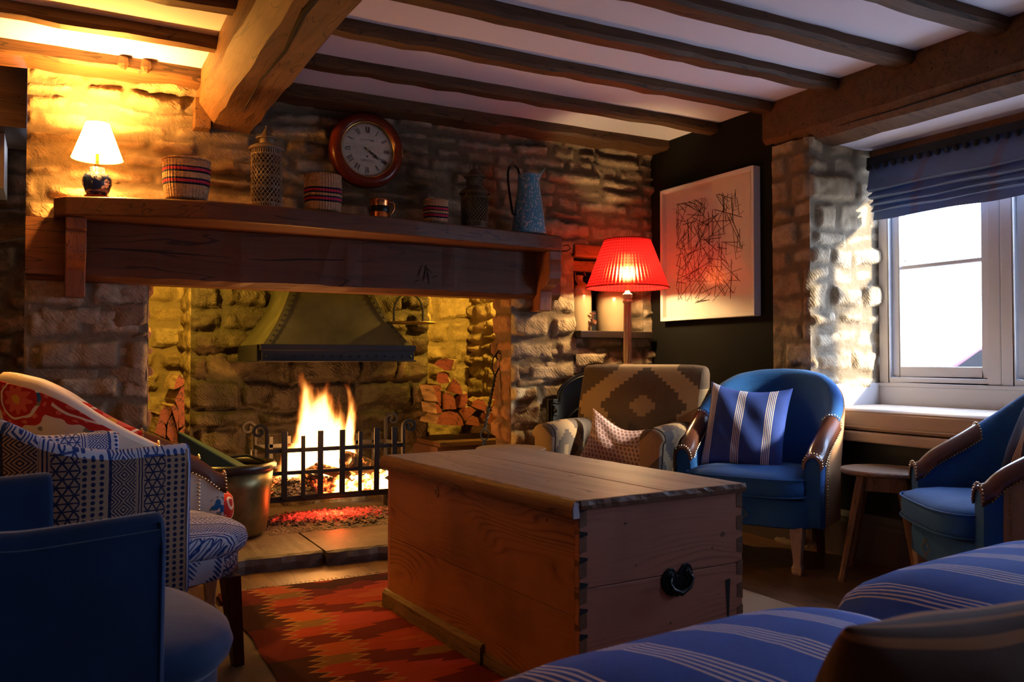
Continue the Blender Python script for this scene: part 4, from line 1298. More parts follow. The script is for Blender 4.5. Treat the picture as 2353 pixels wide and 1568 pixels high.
def band_basket(lb, x, y, r0, r1, H, bands, lid=False):
    nm = 'basket_weave_%d' % int(x * 100); basket_mat(nm, bands)
    prof = [(.005, .0), (r0 * .93, .0), (r0, .008)] + [(r0 + (r1 - r0) * t + .006 * math.sin(PI * t), H * (.04 + .93 * t)) for t in [k / 14 for k in range(15)]] + [(r1 - .004, H), (r1 - .010, H - .004), (r1 - .012, H * .5), (r0 - .01, .02), (.005, .012)]
    t = thing('woven_basket', lb, 'basket', (x, y, ZS), 0, 'striped woven baskets on the mantel shelf')
    B().lathe(prof, 64).build('body', nm, t, smooth=True)
    B().lathe([(r1 - .006, H - .004), (r1 + .002, H - .002), (r1 + .003, H + .004), (r1 - .004, H + .007), (r1 - .010, H + .002)], 64).build('rolled_rim', nm, t, smooth=True)
    return t


band_basket('large striped basket beside the table lamp, widest of the three', .555, 4.28, .092, .108, .198, [(.075, .085, 0), (.085, .098, 1), (.098, .106, 0), (.132, .141, 0), (.141, .154, 1), (.154, .161, 0)])
band_basket('medium striped basket on the shelf just below the clock', 1.215, 4.285, .088, .092, .194, [(.055, .064, 0), (.064, .077, 1), (.077, .085, 0), (.098, .106, 0), (.106, .119, 1), (.119, .128, 0)])
band_basket('smallest striped basket between copper mug and dark lantern', 1.842, 4.285, .062, .066, .124, [(.026, .034, 0), (.034, .046, 1), (.046, .052, 0), (.064, .070, 0), (.070, .082, 1), (.082, .090, 0)])

# table lamp
tl = thing('table_lamp', 'lit table lamp with cream shade and blue and white jar base', 'lamp', (.178, 4.41, ZS))
tl.scale = (1.03, 1.03, 1.03)
B().lathe([(.001, 0), (.056, 0), (.058, .008), (.050, .012), (.054, .020), (.046, .024), (.001, .024)], 40).build('plinth', 'mahogany', tl, smooth='auto', angle=30)
B().lathe([(.001, .025), (.042, .025), (.050, .04), (.062, .075), (.0615, .098), (.050, .118), (.032, .128), (.032, .150), (.028, .150), (.001, .150)], 48).build('base', 'chinoiserie', tl, smooth=True)
B().lathe([(.001, .150), (.014, .150), (.014, .165), (.007, .168), (.007, .215), (.001, .215)], 20).build('lamp_holder', 'brass', tl, smooth='auto')
B().lathe([(.110, .190), (.108, .190), (.049, .352), (.051, .352)], 64, cap=False).build('lamp_shade', 'cream_shade', tl, smooth='auto')
bl = tl.children[-1]
B().ball((0, 0, .255), .024, 14, (1, 1, 1.3)).build('bulb', 'bulb', tl, smooth=True)
lamp('table_lamp_light', 'POINT', (.178, 4.41, ZS + .342), (1.0, .43, .075), 150.0, shadow_soft_size=.025)
lamp('table_lamp_light', 'POINT', (.178, 4.41, ZS + .222), (1.0, .45, .085), 26.0, shadow_soft_size=.022)


def lattice(b, r, z0, z1, n, rows, tk, taper=1.):
    """diamond lattice on a cylinder as thin crossing straps"""
    for k in range(n):
        for s_ in (-1, 1):
            pts = []
            for j in range(rows * 2 + 1):
                a = (k + s_ * j * .5) * 2 * PI / n; z = z0 + (z1 - z0) * j / (rows * 2); pts.append((r * math.cos(a), r * math.sin(a), z))
            b.tube(pts, tk, 4, False)
    return b


def slots(b, r, z0, z1, n, w):
    for k in range(n):
        a = 2 * PI * k / n; b.obox((r * math.cos(a), r * math.sin(a), (z0 + z1) / 2), (.002, w, z1 - z0), (0, 0, a))
    return b


# tall lantern
ln = thing('perforated_lantern', 'tall pale tin lantern with pagoda cap on the mantel shelf', 'lantern', (.930, 4.285, ZS))
b = B(); lattice(b, .073, .026, .270, 22, 9, .0021)
for j in range(10):
    for k in range(22):
        a = (k + (j % 2) * .5) * 2 * PI / 22; b.ball((.073 * math.cos(a), .073 * math.sin(a), .026 + .244 * j / 9), .0042, 6, (1, 1, 1))
slots(b, .073, .003, .026, 40, .006); slots(b, .073, .27, .298, 40, .006)
for z in (.002, .026, .27, .297): b.lathe([(.0715, z), (.0745, z), (.0745, z + .004), (.0715, z + .004)], 40)
b.build('pierced_body', 'lantern_tin', ln)
B().lathe([(.066, .004), (.066, .29), (.0655, .29), (.0655, .004)], 32).build('glass_cylinder', 'lantern_glass', ln, smooth='auto')
B().lathe([(.001, 0), (.072, 0), (.072, .006), (.001, .006)], 32).build('base_plate', 'lantern_tin', ln)
B().lathe([(.084, .298), (.086, .302), (.080, .312), (.060, .322), (.040, .328), (.034, .330), (.034, .356), (.001, .356)], 40).build('shoulder', 'lantern_tin', ln, smooth='auto')
B().lathe([(.052, .353), (.053, .357), (.040, .364), (.022, .382), (.012, .402), (.005, .412), (.006, .418), (.001, .424)], 32).build('cap', 'lantern_tin', ln, smooth='auto')

# dark lantern with ring
l2 = thing('perforated_lantern', 'squat dark bronze lantern with ring top beside the blue jug', 'lantern', (2.098, 4.325, ZS))
b = B(); lattice(b, .076, .030, .165, 24, 6, .0017); slots(b, .076, .003, .030, 44, .005); slots(b, .076, .172, .196, 44, .005)
for z in (.002, .030, .168, .196): b.lathe([(.0745, z), (.0775, z), (.0775, z + .004), (.0745, z + .004)], 40)
b.build('pierced_body', 'lantern_dark', l2)
B().lathe([(.070, .004), (.070, .19), (.0695, .19), (.0695, .004)], 32).build('glass_cylinder', 'lantern_glass', l2, smooth='auto')
B().lathe([(.001, 0), (.075, 0), (.075, .006), (.001, .006)], 32).build('base_plate', 'lantern_dark', l2)
B().lathe([(.088, .196), (.090, .200), (.082, .206), (.062, .222), (.050, .232), (.046, .238)], 40, cap=False).build('shoulder', 'lantern_dark', l2, smooth=True)
b = B(); lattice(b, .046, .236, .292, 16, 4, .0025); b.lathe([(.044, .236), (.048, .236), (.048, .24), (.044, .24)], 30); b.build('neck', 'lantern_dark', l2)
B().lathe([(.061, .288), (.063, .292), (.045, .306), (.026, .330), (.012, .340), (.014, .348), (.008, .356), (.013, .364), (.006, .374), (.001, .378)], 32).build('cap', 'lantern_dark', l2, smooth='auto')
B().tube([(.032 * math.cos(a), 0, .352 + .026 * math.sin(a)) for a in [k * 2 * PI / 24 for k in range(25)]], .0018, 6).build('ring', 'lantern_dark', l2)

# copper mug
mg = thing('copper_mug', 'shiny copper mug with dark middle band on the mantel shelf', 'mug', (1.515, 4.27, ZS))
B().lathe([(.001, 0), (.050, 0), (.052, .006), (.050, .012), (.0505, .092), (.054, .098), (.051, .102), (.047, .098), (.047, .012), (.001, .008)], 48).build('body', 'copper', mg, smooth='auto')
B().lathe([(.0515, .034), (.0525, .036), (.0525, .064), (.0515, .066), (.0507, .060), (.0507, .040)], 48).build('band', 'black_iron', mg, smooth='auto')
B().tube([(.050, 0, .090), (.072, 0, .094), (.082, 0, .080), (.080, 0, .056), (.066, 0, .034), (.060, 0, .020), (.051, 0, .020)], [.004, .005, .0055, .005, .004, .0035, .003], 8).build('handle', 'copper', mg, smooth=True)

# mottled enamel jug
jg = thing('enamel_jug', 'tall mottled blue enamel jug with black handle at the shelf end', 'jug', (2.478, 4.375, ZS))
rs = []
for i, (r, z) in enumerate([(.001, .002), (.100, .002), (.103, .004), (.104, .010), (.098, .05), (.082, .17), (.068, .27), (.064, .31), (.064, .316), (.065, .335), (.066, .352)]):
    rs.append([(r * math.cos(a), r * math.sin(a), z) for a in [k * 2 * PI / 48 for k in range(48)]])
for q in (1.0, .96):
    rs_ = []
    for k in range(48):
        a = k * 2 * PI / 48; f = max(0, math.cos(a)) ** 5; r = .066 * q
        rs_.append((r * math.cos(a) + f * .050 * q, r * math.sin(a) * (1 - f * .3), .352 + f * .052 + (.0 if q == 1 else .001)))
    if q == 1.0:
        mid = [((p[0] + o_[0]) / 2, (p[1] + o_[1]) / 2, (p[2] + o_[2]) / 2 - max(0, math.cos(k * 2 * PI / 48)) ** 5 * .006) for k, (p, o_) in enumerate(zip(rs_, rs[-1]))]
        rs[-1] = [(p[0], p[1], .325) for p in rs[-1]]
        rs.append(mid)
    rs.append(rs_)
rs.append([(.060 * math.cos(a), .060 * math.sin(a), .31) for a in [k * 2 * PI / 48 for k in range(48)]])
rs.append([(.090 * math.cos(a), .090 * math.sin(a), .02) for a in [k * 2 * PI / 48 for k in range(48)]])
B().rings(rs).build('body', 'mottled_enamel', jg, smooth='auto', angle=50)
pts = [(-.060, 0, .345), (-.075, 0, .385), (-.100, 0, .402), (-.128, 0, .392), (-.140, 0, .355), (-.138, 0, .30), (-.124, 0, .20), (-.108, 0, .115), (-.090, 0, .105)]
B().strip(pts, .020, .006, (0, 1, 0)).build('handle', 'enamel_black', jg, smooth='auto', bevel=.0015)

# wall clock
ck = thing('wall_clock', 'round mahogany wall clock with Roman numerals above the mantel shelf', 'clock', (1.535, 4.555, 2.172))
B().lathe([(.152, .030), (.158, .046), (.170, .052), (.190, .048), (.206, .034), (.212, .012), (.208, -.03), (.150, -.03)], 96, axis='y').build('case', 'mahogany', ck, smooth=True)
B().lathe([(.146, .018), (.150, .036), (.158, .040), (.160, .034), (.156, .018)], 96, axis='y').build('bezel', 'brass', ck, smooth=True)
B().lathe([(.0005, .0), (.153, .0), (.153, .018), (.0005, .020)], 72, axis='y').build('dial', 'clock_paper', ck); dial = ck.children[-1]
YD = -.0205
b = B()
for k in range(60):
    a = R(90 - k * 6); c_, s_ = math.cos(a), math.sin(a); L = .006
    b.obox((.142 * c_, YD, .142 * s_), (.0012 if k % 5 else .0026, .0006, L), (0, PI / 2 - a, 0))
for r in (.1385, .1455):
    b.tube([(r * math.cos(q), YD, r * math.sin(q)) for q in [k * 2 * PI / 90 for k in range(91)]], .0004, 4)
b.build('minute_track', 'clock_ink', dial)


def numeral(s_, ang):
    """Roman numeral from slanted bars; ang = clock angle in degrees, foot towards the centre"""
    b = B(); W_ = {'I': .0065, 'V': .017, 'X': .017}; tot = sum(W_[c] for c in s_); x = -tot / 2; h = .034; R0 = .113
    th = R(ang)

    def bar(x0, z0, x1, z1, w):
        p = [(x0 - w / 2, z0), (x0 + w / 2, z0), (x1 + w / 2, z1), (x1 - w / 2, z1)]; q = []
        for (px, pz) in p:
            pz += R0; q.append((px * math.cos(th) + pz * math.sin(th), -px * math.sin(th) + pz * math.cos(th)))
        b.prism(q, YD - .0006, YD, 'y')
    for c in s_:
        w = W_[c]; m = x + w / 2
        if c == 'I': bar(m, -h / 2, m, h / 2, .0036)
        if c == 'V': bar(m, -h / 2, m - w * .30, h / 2, .0042); bar(m, -h / 2, m + w * .32, h / 2, .0016)
        if c == 'X': bar(m + w * .3, -h / 2, m - w * .3, h / 2, .0042); bar(m - w * .3, -h / 2, m + w * .3, h / 2, .0016)
        x += w
    for z in (-h / 2, h / 2): bar(-tot / 2 + .001, z - .0005, -tot / 2 + .001, z + .0005, .001)
    b.build('numeral', 'clock_ink', dial)


for i, s_ in enumerate(['XII', 'I', 'II', 'III', 'IIII', 'V', 'VI', 'VII', 'VIII', 'IX', 'X', 'XI']): numeral(s_, i * 30)


def lettering(txt, size, parent, m, loc, rot, name='lettering'):
    c = bpy.data.curves.new(name, 'FONT'); c.body = txt; c.size = size; c.align_x = 'CENTER'; c.align_y = 'CENTER'; c.extrude = .0003; c.space_character = 1.15
    o = bpy.data.objects.new(name, c); me = bpy.data.meshes.new_from_object(o); bpy.data.objects.remove(o)
    me.name = name; me.materials.clear(); me.materials.append(MAT[m])
    q = bpy.data.objects.new(name, me); COL.objects.link(q); q.parent = dial; q.location = loc; q.rotation_euler = rot
    return q


lettering('G.POTTER', .0155, ck, 'clock_ink', (-.001, YD - .0003, .054), (R(90), 0, 0))
lettering('CARLISLE', .0165, ck, 'clock_ink', (0, YD - .0003, -.060), (R(90), 0, 0))


def hand(nm, ang, L, blade):
    a = R(ang); b = B(); pr = [(-.022, .002), (0, .0028), (L * .55, .0020), (L * .62, blade), (L * .74, .0025 if blade < .008 else .004), (L * .78, blade * .5), (L, .0006)]
    up = [(w, l) for l, w in pr]; lo = [(-w, l) for l, w in reversed(pr)]
    poly = [(x * math.cos(a) + l * math.sin(a), -x * math.sin(a) + l * math.cos(a)) for x, l in up + lo]
    b.prism(poly, YD - .006 - (.002 if L > .1 else 0), YD - .005 - (.002 if L > .1 else 0), 'y').build(nm, 'clock_ink', ck)


hand('hour_hand', 128, .085, .0105); hand('minute_hand', 121, .132, .0028)
B().lathe([(.0005, .020), (.0062, .020), (.0062, .031), (.0005, .033)], 20, axis='y').build('hand_boss', 'brass', ck, smooth='auto')
B().lathe([(.0005, .020), (.0052, .020), (.0052, .0218), (.0005, .0218)], 20, axis='y', c=(0, 0, -.036)).build('winding_hole', 'clock_ink', ck)
B().box((.196, -.040, -.022), (.203, -.026, .022)).build('hinge', 'brass', ck)
B().lathe([(.0005, .036), (.148, .036), (.148, .037), (.0005, .038)], 60, axis='y').build('glass', 'pane_glass', ck)
lp_ = B().tube([(.035, .0, -.215), (.038, -.004, -.224), (.033, -.004, -.229), (.030, 0, -.222)], .0015, 6).build('latch', 'brass', ck)

# niche jars
ns = thing('niche_shelf', 'thick dark slate shelf slab in the wall niche', 'shelf', (3.225, 4.60, 1.142))
B().box((-.285, -.075, 0), (.290, .26, .046)).build('slab', 'slate', ns, bevel=.004)
sj = thing('stoneware_jar', 'stoneware cider jar with wooden tap and brown handle in the niche', 'jar', (3.085, 4.77, 1.189))
B().lathe([(.001, 0), (.082, 0), (.085, .006), (.085, .25), (.080, .285), (.062, .312), (.030, .335), (.026, .36), (.034, .366), (.030, .375), (.001, .375)], 40).build('body', 'stoneware', sj, smooth=True)
b = B(); b.lathe([(.020, .0), (.022, .012), (.011, .018), (.011, .042), (.016, .045), (.016, .056), (.001, .058)], 16, axis='y', c=(.040, -.074, .060)); b.tube([(.040, -.105, .062), (.040, -.105, .105), (.040, -.105, .118)], [.006, .005, .006], 8); b.tube([(.020, -.105, .118), (.060, -.105, .118)], .006, 8); b.ball((.040, -.125, .052), .014, 10)
b.build('tap', 'leather', sj.children[0], smooth='auto')
B().strip([(.03, -.03, .37), (.0, -.03, .43), (-.035, -.03, .445), (-.055, -.03, .42), (-.060, -.04, .34), (-.05, -.06, .30)], .026, .008, (0, 1, 0)).build('handle', 'leather', sj, bevel=.002)
s2 = thing('stoneware_jar', 'large round-shouldered stoneware jar behind the red lampshade', 'jar', (3.362, 4.78, 1.189))
B().lathe([(.001, 0), (.108, 0), (.112, .006), (.113, .225), (.108, .255), (.090, .282), (.060, .300), (.050, .305), (.050, .325), (.058, .332), (.050, .340), (.001, .340)], 48).build('body', 'stoneware', s2, smooth=True)
o = thing('small_crock', 'small dark square crock between the two stoneware jars', 'crock', (3.218, 4.82, 1.189))
B().lathe([(.001, 0), (.032, 0), (.034, .004), (.034, .135), (.028, .145), (.001, .146)], 24).build('body', 'dark_cloth', o, smooth='auto')
o = B().tube([(2.745, 4.42, 1.70), (2.80, 4.45, 1.712), (2.85, 4.50, 1.700), (2.86, 4.56, 1.690), (2.84, 4.594, 1.693)], .0035, 6).build('cable', 'enamel_black'); props(o, 'short black cable looping off the right end of the mantel shelf', 'cable')

# floor lamp with red pleated shade
fx, fy = 3.165, 4.335
flp = thing('floor_lamp', 'floor lamp with lit red pleated shade on a fluted pale column', 'lamp', (fx, fy, 0))
B().lathe([(.001, 0), (.15, 0), (.155, .01), (.15, .03), (.06, .05), (.035, .08), (.030, .12)], 40).build('base', 'limed_oak', flp, smooth='auto')
rs = []
for z, r, fl_ in ((.12, .024, 0), (.90, .027, 0), (.955, .024, 0), (.96, .032, 0), (.975, .032, 0), (.98, .025, 0), (1.02, .028, 1), (1.28, .024, 1), (1.355, .023, 1), (1.36, .029, 0), (1.372, .031, 0), (1.38, .022, 0), (1.395, .031, 0), (1.412, .031, 0), (1.42, .020, 0), (1.435, .012, 0)):
    rs.append([((r - (.004 * (math.cos(a * 10) > .2) if fl_ else 0)) * math.cos(a), (r - (.004 * (math.cos(a * 10) > .2) if fl_ else 0)) * math.sin(a), z) for a in [k * 2 * PI / 60 for k in range(60)]])
B().rings(rs).build('column', 'limed_oak', flp, smooth='auto')
B().lathe([(.001, 1.43), (.009, 1.43), (.009, 1.53), (.016, 1.53), (.016, 1.56), (.001, 1.56)], 20).build('lamp_holder', 'brass', flp, smooth='auto')
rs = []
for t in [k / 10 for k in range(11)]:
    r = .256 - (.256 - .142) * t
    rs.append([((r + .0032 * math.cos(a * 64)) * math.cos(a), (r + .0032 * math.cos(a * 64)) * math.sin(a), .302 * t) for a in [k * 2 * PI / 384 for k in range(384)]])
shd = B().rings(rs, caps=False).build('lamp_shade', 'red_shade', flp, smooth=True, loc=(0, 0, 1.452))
for r, z in ((.258, 1.452), (.144, 1.752)):
    B().tube([((r) * math.cos(a), r * math.sin(a), z) for a in [k * 2 * PI / 64 for k in range(65)]], .004, 6).build('shade_binding', 'red_shade', shd, smooth=True, loc=(0, 0, -1.452))
B().ball((0, 0, 1.60), .038, 18, (1, 1, 1.3)).build('bulb', 'bulb', flp, smooth=True)
lamp('floor_lamp_light', 'POINT', (fx, fy, 1.60), (1.0, .52, .19), 30.0, shadow_soft_size=.03)
lamp('floor_lamp_light', 'POINT', (fx, fy, 1.53), (1.0, .66, .28), 34.0, shadow_soft_size=.05)

# framed line drawing
pf = thing('framed_drawing', 'white box frame with dark criss-cross line drawing on the black wall', 'picture', (3.57, 4.030, 1.685))
w2, h2 = .425, .430
f = B(); t = .022; d = .052
f.box((-d, -w2, -h2), (0, -w2 + t, h2)).box((-d, w2 - t, -h2), (0, w2, h2)).box((-d, -w2 + t, h2 - t), (0, w2 - t, h2)).box((-d, -w2 + t, -h2), (0, w2 - t, -h2 + t))
f.build('frame', 'frame_white', pf, bevel=.0015)
B().box((-.018, -w2 + t, -h2 + t), (-.010, w2 - t, h2 - t)).build('mount', 'mount_white', pf)
B().box((-d + .006, -w2 + t, -h2 + t), (-d + .009, w2 - t, h2 - t)).build('glass', 'pane_glass', pf)
rg = random.Random(77); b = B()
Wd, Hd = .300, .325


def seg(y0, z0, y1, z1, w):
    dy, dz = y1 - y0, z1 - z0; L = math.hypot(dy, dz)
    b.obox((-.0185, (y0 + y1) / 2, (z0 + z1) / 2), (.0008, L, w), (math.atan2(dz, dy), 0, 0))


for _ in range(165):
    y, z = rg.uniform(-Wd, Wd), rg.uniform(-Hd, Hd); a = rg.choice([rg.uniform(-.5, .5), rg.uniform(.6, 1.1), rg.uniform(-1.1, -.6), rg.uniform(1.4, 1.75)]); L = rg.uniform(.08, .26)
    y1, z1 = y + L * math.cos(a), z + L * math.sin(a)
    y1 = max(-Wd, min(Wd, y1)); z1 = max(-Hd, min(Hd, z1)); seg(y, z, y1, z1, rg.uniform(.0026, .0048))
    if rg.random() < .5: seg(y, z, y + .045 * math.cos(a + 1.3), max(-Hd, min(Hd, z + .045 * math.sin(a + 1.3))), .002)
b.build('drawing', 'art_line', [c_ for c_ in pf.children if c_.name.startswith('mount')][0])

# window seat
ws = thing('window_seat', 'cream cushioned window seat with painted front board', 'window seat', (0, 0, 0))
B().box((XR + .01, 1.45, .602), (4.085, 3.222, .635)).build('seat_board', 'grey_trim', ws, bevel=.006)
b = B(); b.box((XR - .012, 1.45, .590), (XR + .03, 3.222, .642)); b.build('front_rail', 'seat_cream', ws, bevel=.010, seg=3)
sc = thing('seat_cushion', 'long flat cream linen cushion on the window seat', 'cushion', (0, 0, 0))
B().box((XR + .0, 1.46, .645), (4.08, 3.215, .755)).build('pad', 'seat_cream', sc, bevel=.035, seg=5, smooth='auto')
b = B()
for z in (.665, .742): b.tube([(XR + .004, 1.48, z), (XR - .003, 1.52, z), (XR - .003, 3.16, z), (XR + .006, 3.21, z)], .005, 6)
b.build('piping', 'seat_cream', sc, smooth=True)

# roman blind
rb = thing('roman_blind', 'blue-grey checked roman blind drawn up at the window', 'blind', (0, 0, 0))
prof = [(4.02, 2.13), (3.985, 2.115), (3.955, 1.955), (3.945, 1.938), (3.965, 1.930), (3.995, 1.935), (3.990, 1.925), (3.962, 1.905), (3.955, 1.895), (3.975, 1.888), (4.002, 1.892), (3.997, 1.882), (3.975, 1.866), (3.968, 1.857), (3.985, 1.850), (4.008, 1.855), (4.003, 1.846), (3.985, 1.832), (3.980, 1.824), (3.995, 1.818), (4.012, 1.822), (4.008, 1.812), (4.000, 1.775)]
rs = []; rg = random.Random(4)
for k in range(29):
    y = 3.185 - k * 1.74 / 28; wv = .004 * math.sin(k * 1.3) + rg.uniform(-.002, .002)
    fr = [(p[0] + wv * (i / len(prof)), y, p[1] + .004 * math.sin(k * .7 + i)) for i, p in enumerate(prof)]
    rs.append(fr + [(p[0] + .006, y, p[2] + .002) for p in reversed(fr)])
B().rings(rs).build('folded_cloth', 'blind_cloth', rb, smooth='auto', angle=60)
b = B(); b.box((3.955, 1.44, 2.075), (3.965, 3.19, 2.118)); brd = b.build('braid', 'dark_cloth', rb)
for k in range(34): B().ball((3.956, 3.175 - k * .0515, 2.062), .0155, 8, (1, 1, 1.15)).build('pompom', 'dark_cloth', brd, smooth=True)

# ================================================================ upholstered furniture


def interp(tab, q):
    for (a, x), (b, y) in zip(tab, tab[1:]):
        if q <= b:
            t = (q - a) / (b - a); t = t * t * (3 - 2 * t) if False else t
            return x + (y - x) * t
    return tab[-1][1]


def smooth_tab(tab):
    f = [(k / 60, interp(tab, k / 60)) for k in range(61)]
    for _ in range(6): f = [f[0]] + [(f[i][0], (f[i - 1][1] + f[i][1] * 2 + f[i + 1][1]) / 4) for i in range(1, 60)] + [f[-1]]
    return f


class Tub:
    """U-shaped upholstered shell, front towards -y"""

    def __init__(s, w=.33, yb=.28, yf=.22, z0=.22, tab=None, T=.085, tilt=.12, n=72, p=2.5):
        s.w, s.yb, s.yf, s.z0, s.T, s.tilt = w, yb, yf, z0, T, tilt
        s.tab = smooth_tab(tab); raw = []
        for k in range(41): raw.append((-w, -yf + yf * k / 40))
        for k in range(1, 121):
            a = PI - PI * k / 120; c, d = math.cos(a), max(0, math.sin(a))
            raw.append((w * math.copysign(abs(c) ** (2 / p), c), yb * d ** (2 / p)))
        for k in range(1, 41): raw.append((w, -yf * k / 40))
        L = [0]
        for a, b in zip(raw, raw[1:]): L.append(L[-1] + math.hypot(b[0] - a[0], b[1] - a[1]))
        s.L = L[-1]; s.P = []
        j = 0
        for k in range(n + 1):
            t = s.L * k / n
            while j < len(L) - 2 and L[j + 1] < t: j += 1
            f = (t - L[j]) / max(1e-6, L[j + 1] - L[j]); a, b = raw[j], raw[j + 1]
            x, y = a[0] + (b[0] - a[0]) * f, a[1] + (b[1] - a[1]) * f
            s.P.append([x, y, t])
        s.n = n
        for k in range(n + 1):
            a = s.P[max(0, k - 1)]; b = s.P[min(n, k + 1)]; tx, ty = b[0] - a[0], b[1] - a[1]; l = math.hypot(tx, ty)
            s.P[k] += [-ty / l, tx / l]      # outward normal

    def q(s, k): return abs(s.P[k][2] / s.L * 2 - 1)

    def pt(s, k, off, z, fwd=0.):
        x, y, t, nx, ny = s.P[k]
        lean = s.tilt * (z - .42) * (1 - .65 * s.q(k)) if z > .42 else 0
        o = off + lean
        return (x + nx * o, y + ny * o - fwd, z)

    def sec(s, k, e=0., z0=None, part='all', zo=0.):
        T = s.T + 2 * e; zt = interp(s.tab, s.q(k)) + e + zo; z0 = s.z0 if z0 is None else z0; h = T * .5
        inn = [(-h, z0), (-h * 1.03, z0 + (zt - z0) * .3), (-h * 1.05, z0 + (zt - z0) * .6), (-h, zt - .06), (-h * .9, zt - .03), (-h * .6, zt - .010), (-h * .25, zt)]
        out = [(h * .25, zt), (h * .6, zt - .010), (h * .9, zt - .03), (h, zt - .06), (h, z0 + (zt - z0) * .5), (h, z0)]
        if part == 'out': return out
        return inn + out

    def shell(s, name, m, parent, k0=0, k1=None, e=0., z0=None, part='all', caps=True, nose=.022):
        k1 = s.n if k1 is None else k1; rs = []; uv = []
        for k in range(k0, k1 + 1):
            sc = s.sec(k, e, z0, part); rs.append([s.pt(k, o, z) for o, z in sc]); uv.append([(s.P[k][2], z - .45 + o * .8) for o, z in sc])
        if caps and nose:
            for end in (0, -1):
                base = rs[end]; u0 = uv[end]; cx = [sum(p[i] for p in base) / len(base) for i in range(3)]
                for f, sh_ in ((nose * .6, .97), (nose, .86)):
                    r = [(cx[0] + (p[0] - cx[0]) * sh_, p[1] - f, cx[2] + (p[2] - cx[2]) * (1 - (1 - sh_) * .35)) for p in base]
                    uu = [(a[0] + (-f if end == 0 else f), a[1]) for a in u0]
                    if end == 0: rs.insert(0, r); uv.insert(0, uu)
                    else: rs.append(r); uv.append(uu)
        b = B(); b.rings(rs, closed=(part == 'all'), caps=caps); b.uv = {i: q for i, q in enumerate([x for r in uv for x in r])}
        return b.build(name, m, parent, smooth='auto', angle=55)


def plan_ring(wf, wb, yb, yf, z, sc=1., n=64, pf=5., pb=2.6, cy=0.):
    r = []
    for k in range(n):
        a = 2 * PI * k / n; c, d = math.cos(a), math.sin(a)
        if d >= 0: x = wb * math.copysign(abs(c) ** (2 / pb), c); y = yb * d ** (2 / pb)
        else:
            x = (wb + (wf - wb) * min(1, abs(d) * 1.6)) * math.copysign(abs(c) ** (2 / pf), c); y = -yf * abs(d) ** (2 / pf) - .02 * (1 - abs(c)) * abs(d)
        r.append((x * sc, (y - cy) * sc + cy, z))
    return r


def cushion_puck(name, m, parent, wf, wb, yb, yf, z0, z1, crown=.025, seed=1, piping=None, pf=5.):
    rg = random.Random(seed); rs = []
    for z, sc in ((z0, .90), (z0 + .004, .965), (z0 + .018, .995), (z0 + .03, 1.0), ((z0 + z1) / 2, 1.008), (z1 - .03, 1.0), (z1 - .014, .99), (z1 - .002, .96), (z1 + crown * .45, .86), (z1 + crown * .8, .68), (z1 + crown * .97, .45), (z1 + crown, .22), (z1 + crown, .04)):
        rs.append(plan_ring(wf, wb, yb, yf, z, sc, cy=-.05, pf=pf))
    b = B(); b.rings(rs); b.uv = {i: (p[0] + 2.0, p[1] + 2.0 - (z1 - p[2] if p[2] < z1 else 0) * (1 if abs(p[1]) > .0 else 1)) for i, p in enumerate(b.v)}
    o = b.build(name, m, parent, smooth=True, disp=(.012, .16))
    if piping:
        for z in (z0 + .012, z1 - .010):
            r = plan_ring(wf + .003, wb + .003, yb + .003, yf + .003, z); B().tube(r + [r[0]], .0045, 6, False).build('piping', piping, o, smooth=True)
    return o


def nails(b, pts, r=.0045, step=.013):
    pts = [Vector(p) for p in pts]; acc = 0; last = pts[0]; b.ball(last, r, 6)
    for a, c in zip(pts, pts[1:]):
        L = (c - a).length; d = step - acc
        while d < L: b.ball(a + (c - a) * (d / L), r, 6); d += step
        acc = (acc + L) % step
    return b


BLUE_TAB = [(0, .955), (.15, .950), (.30, .925), (.42, .87), (.52, .80), (.62, .745), (.75, .685), (.88, .635), (.96, .600), (1, .565)]
IKAT_TAB = [(0, .865), (.2, .862), (.36, .83), (.48, .775), (.58, .755), (.7, .742), (.85, .745), (1, .748)]


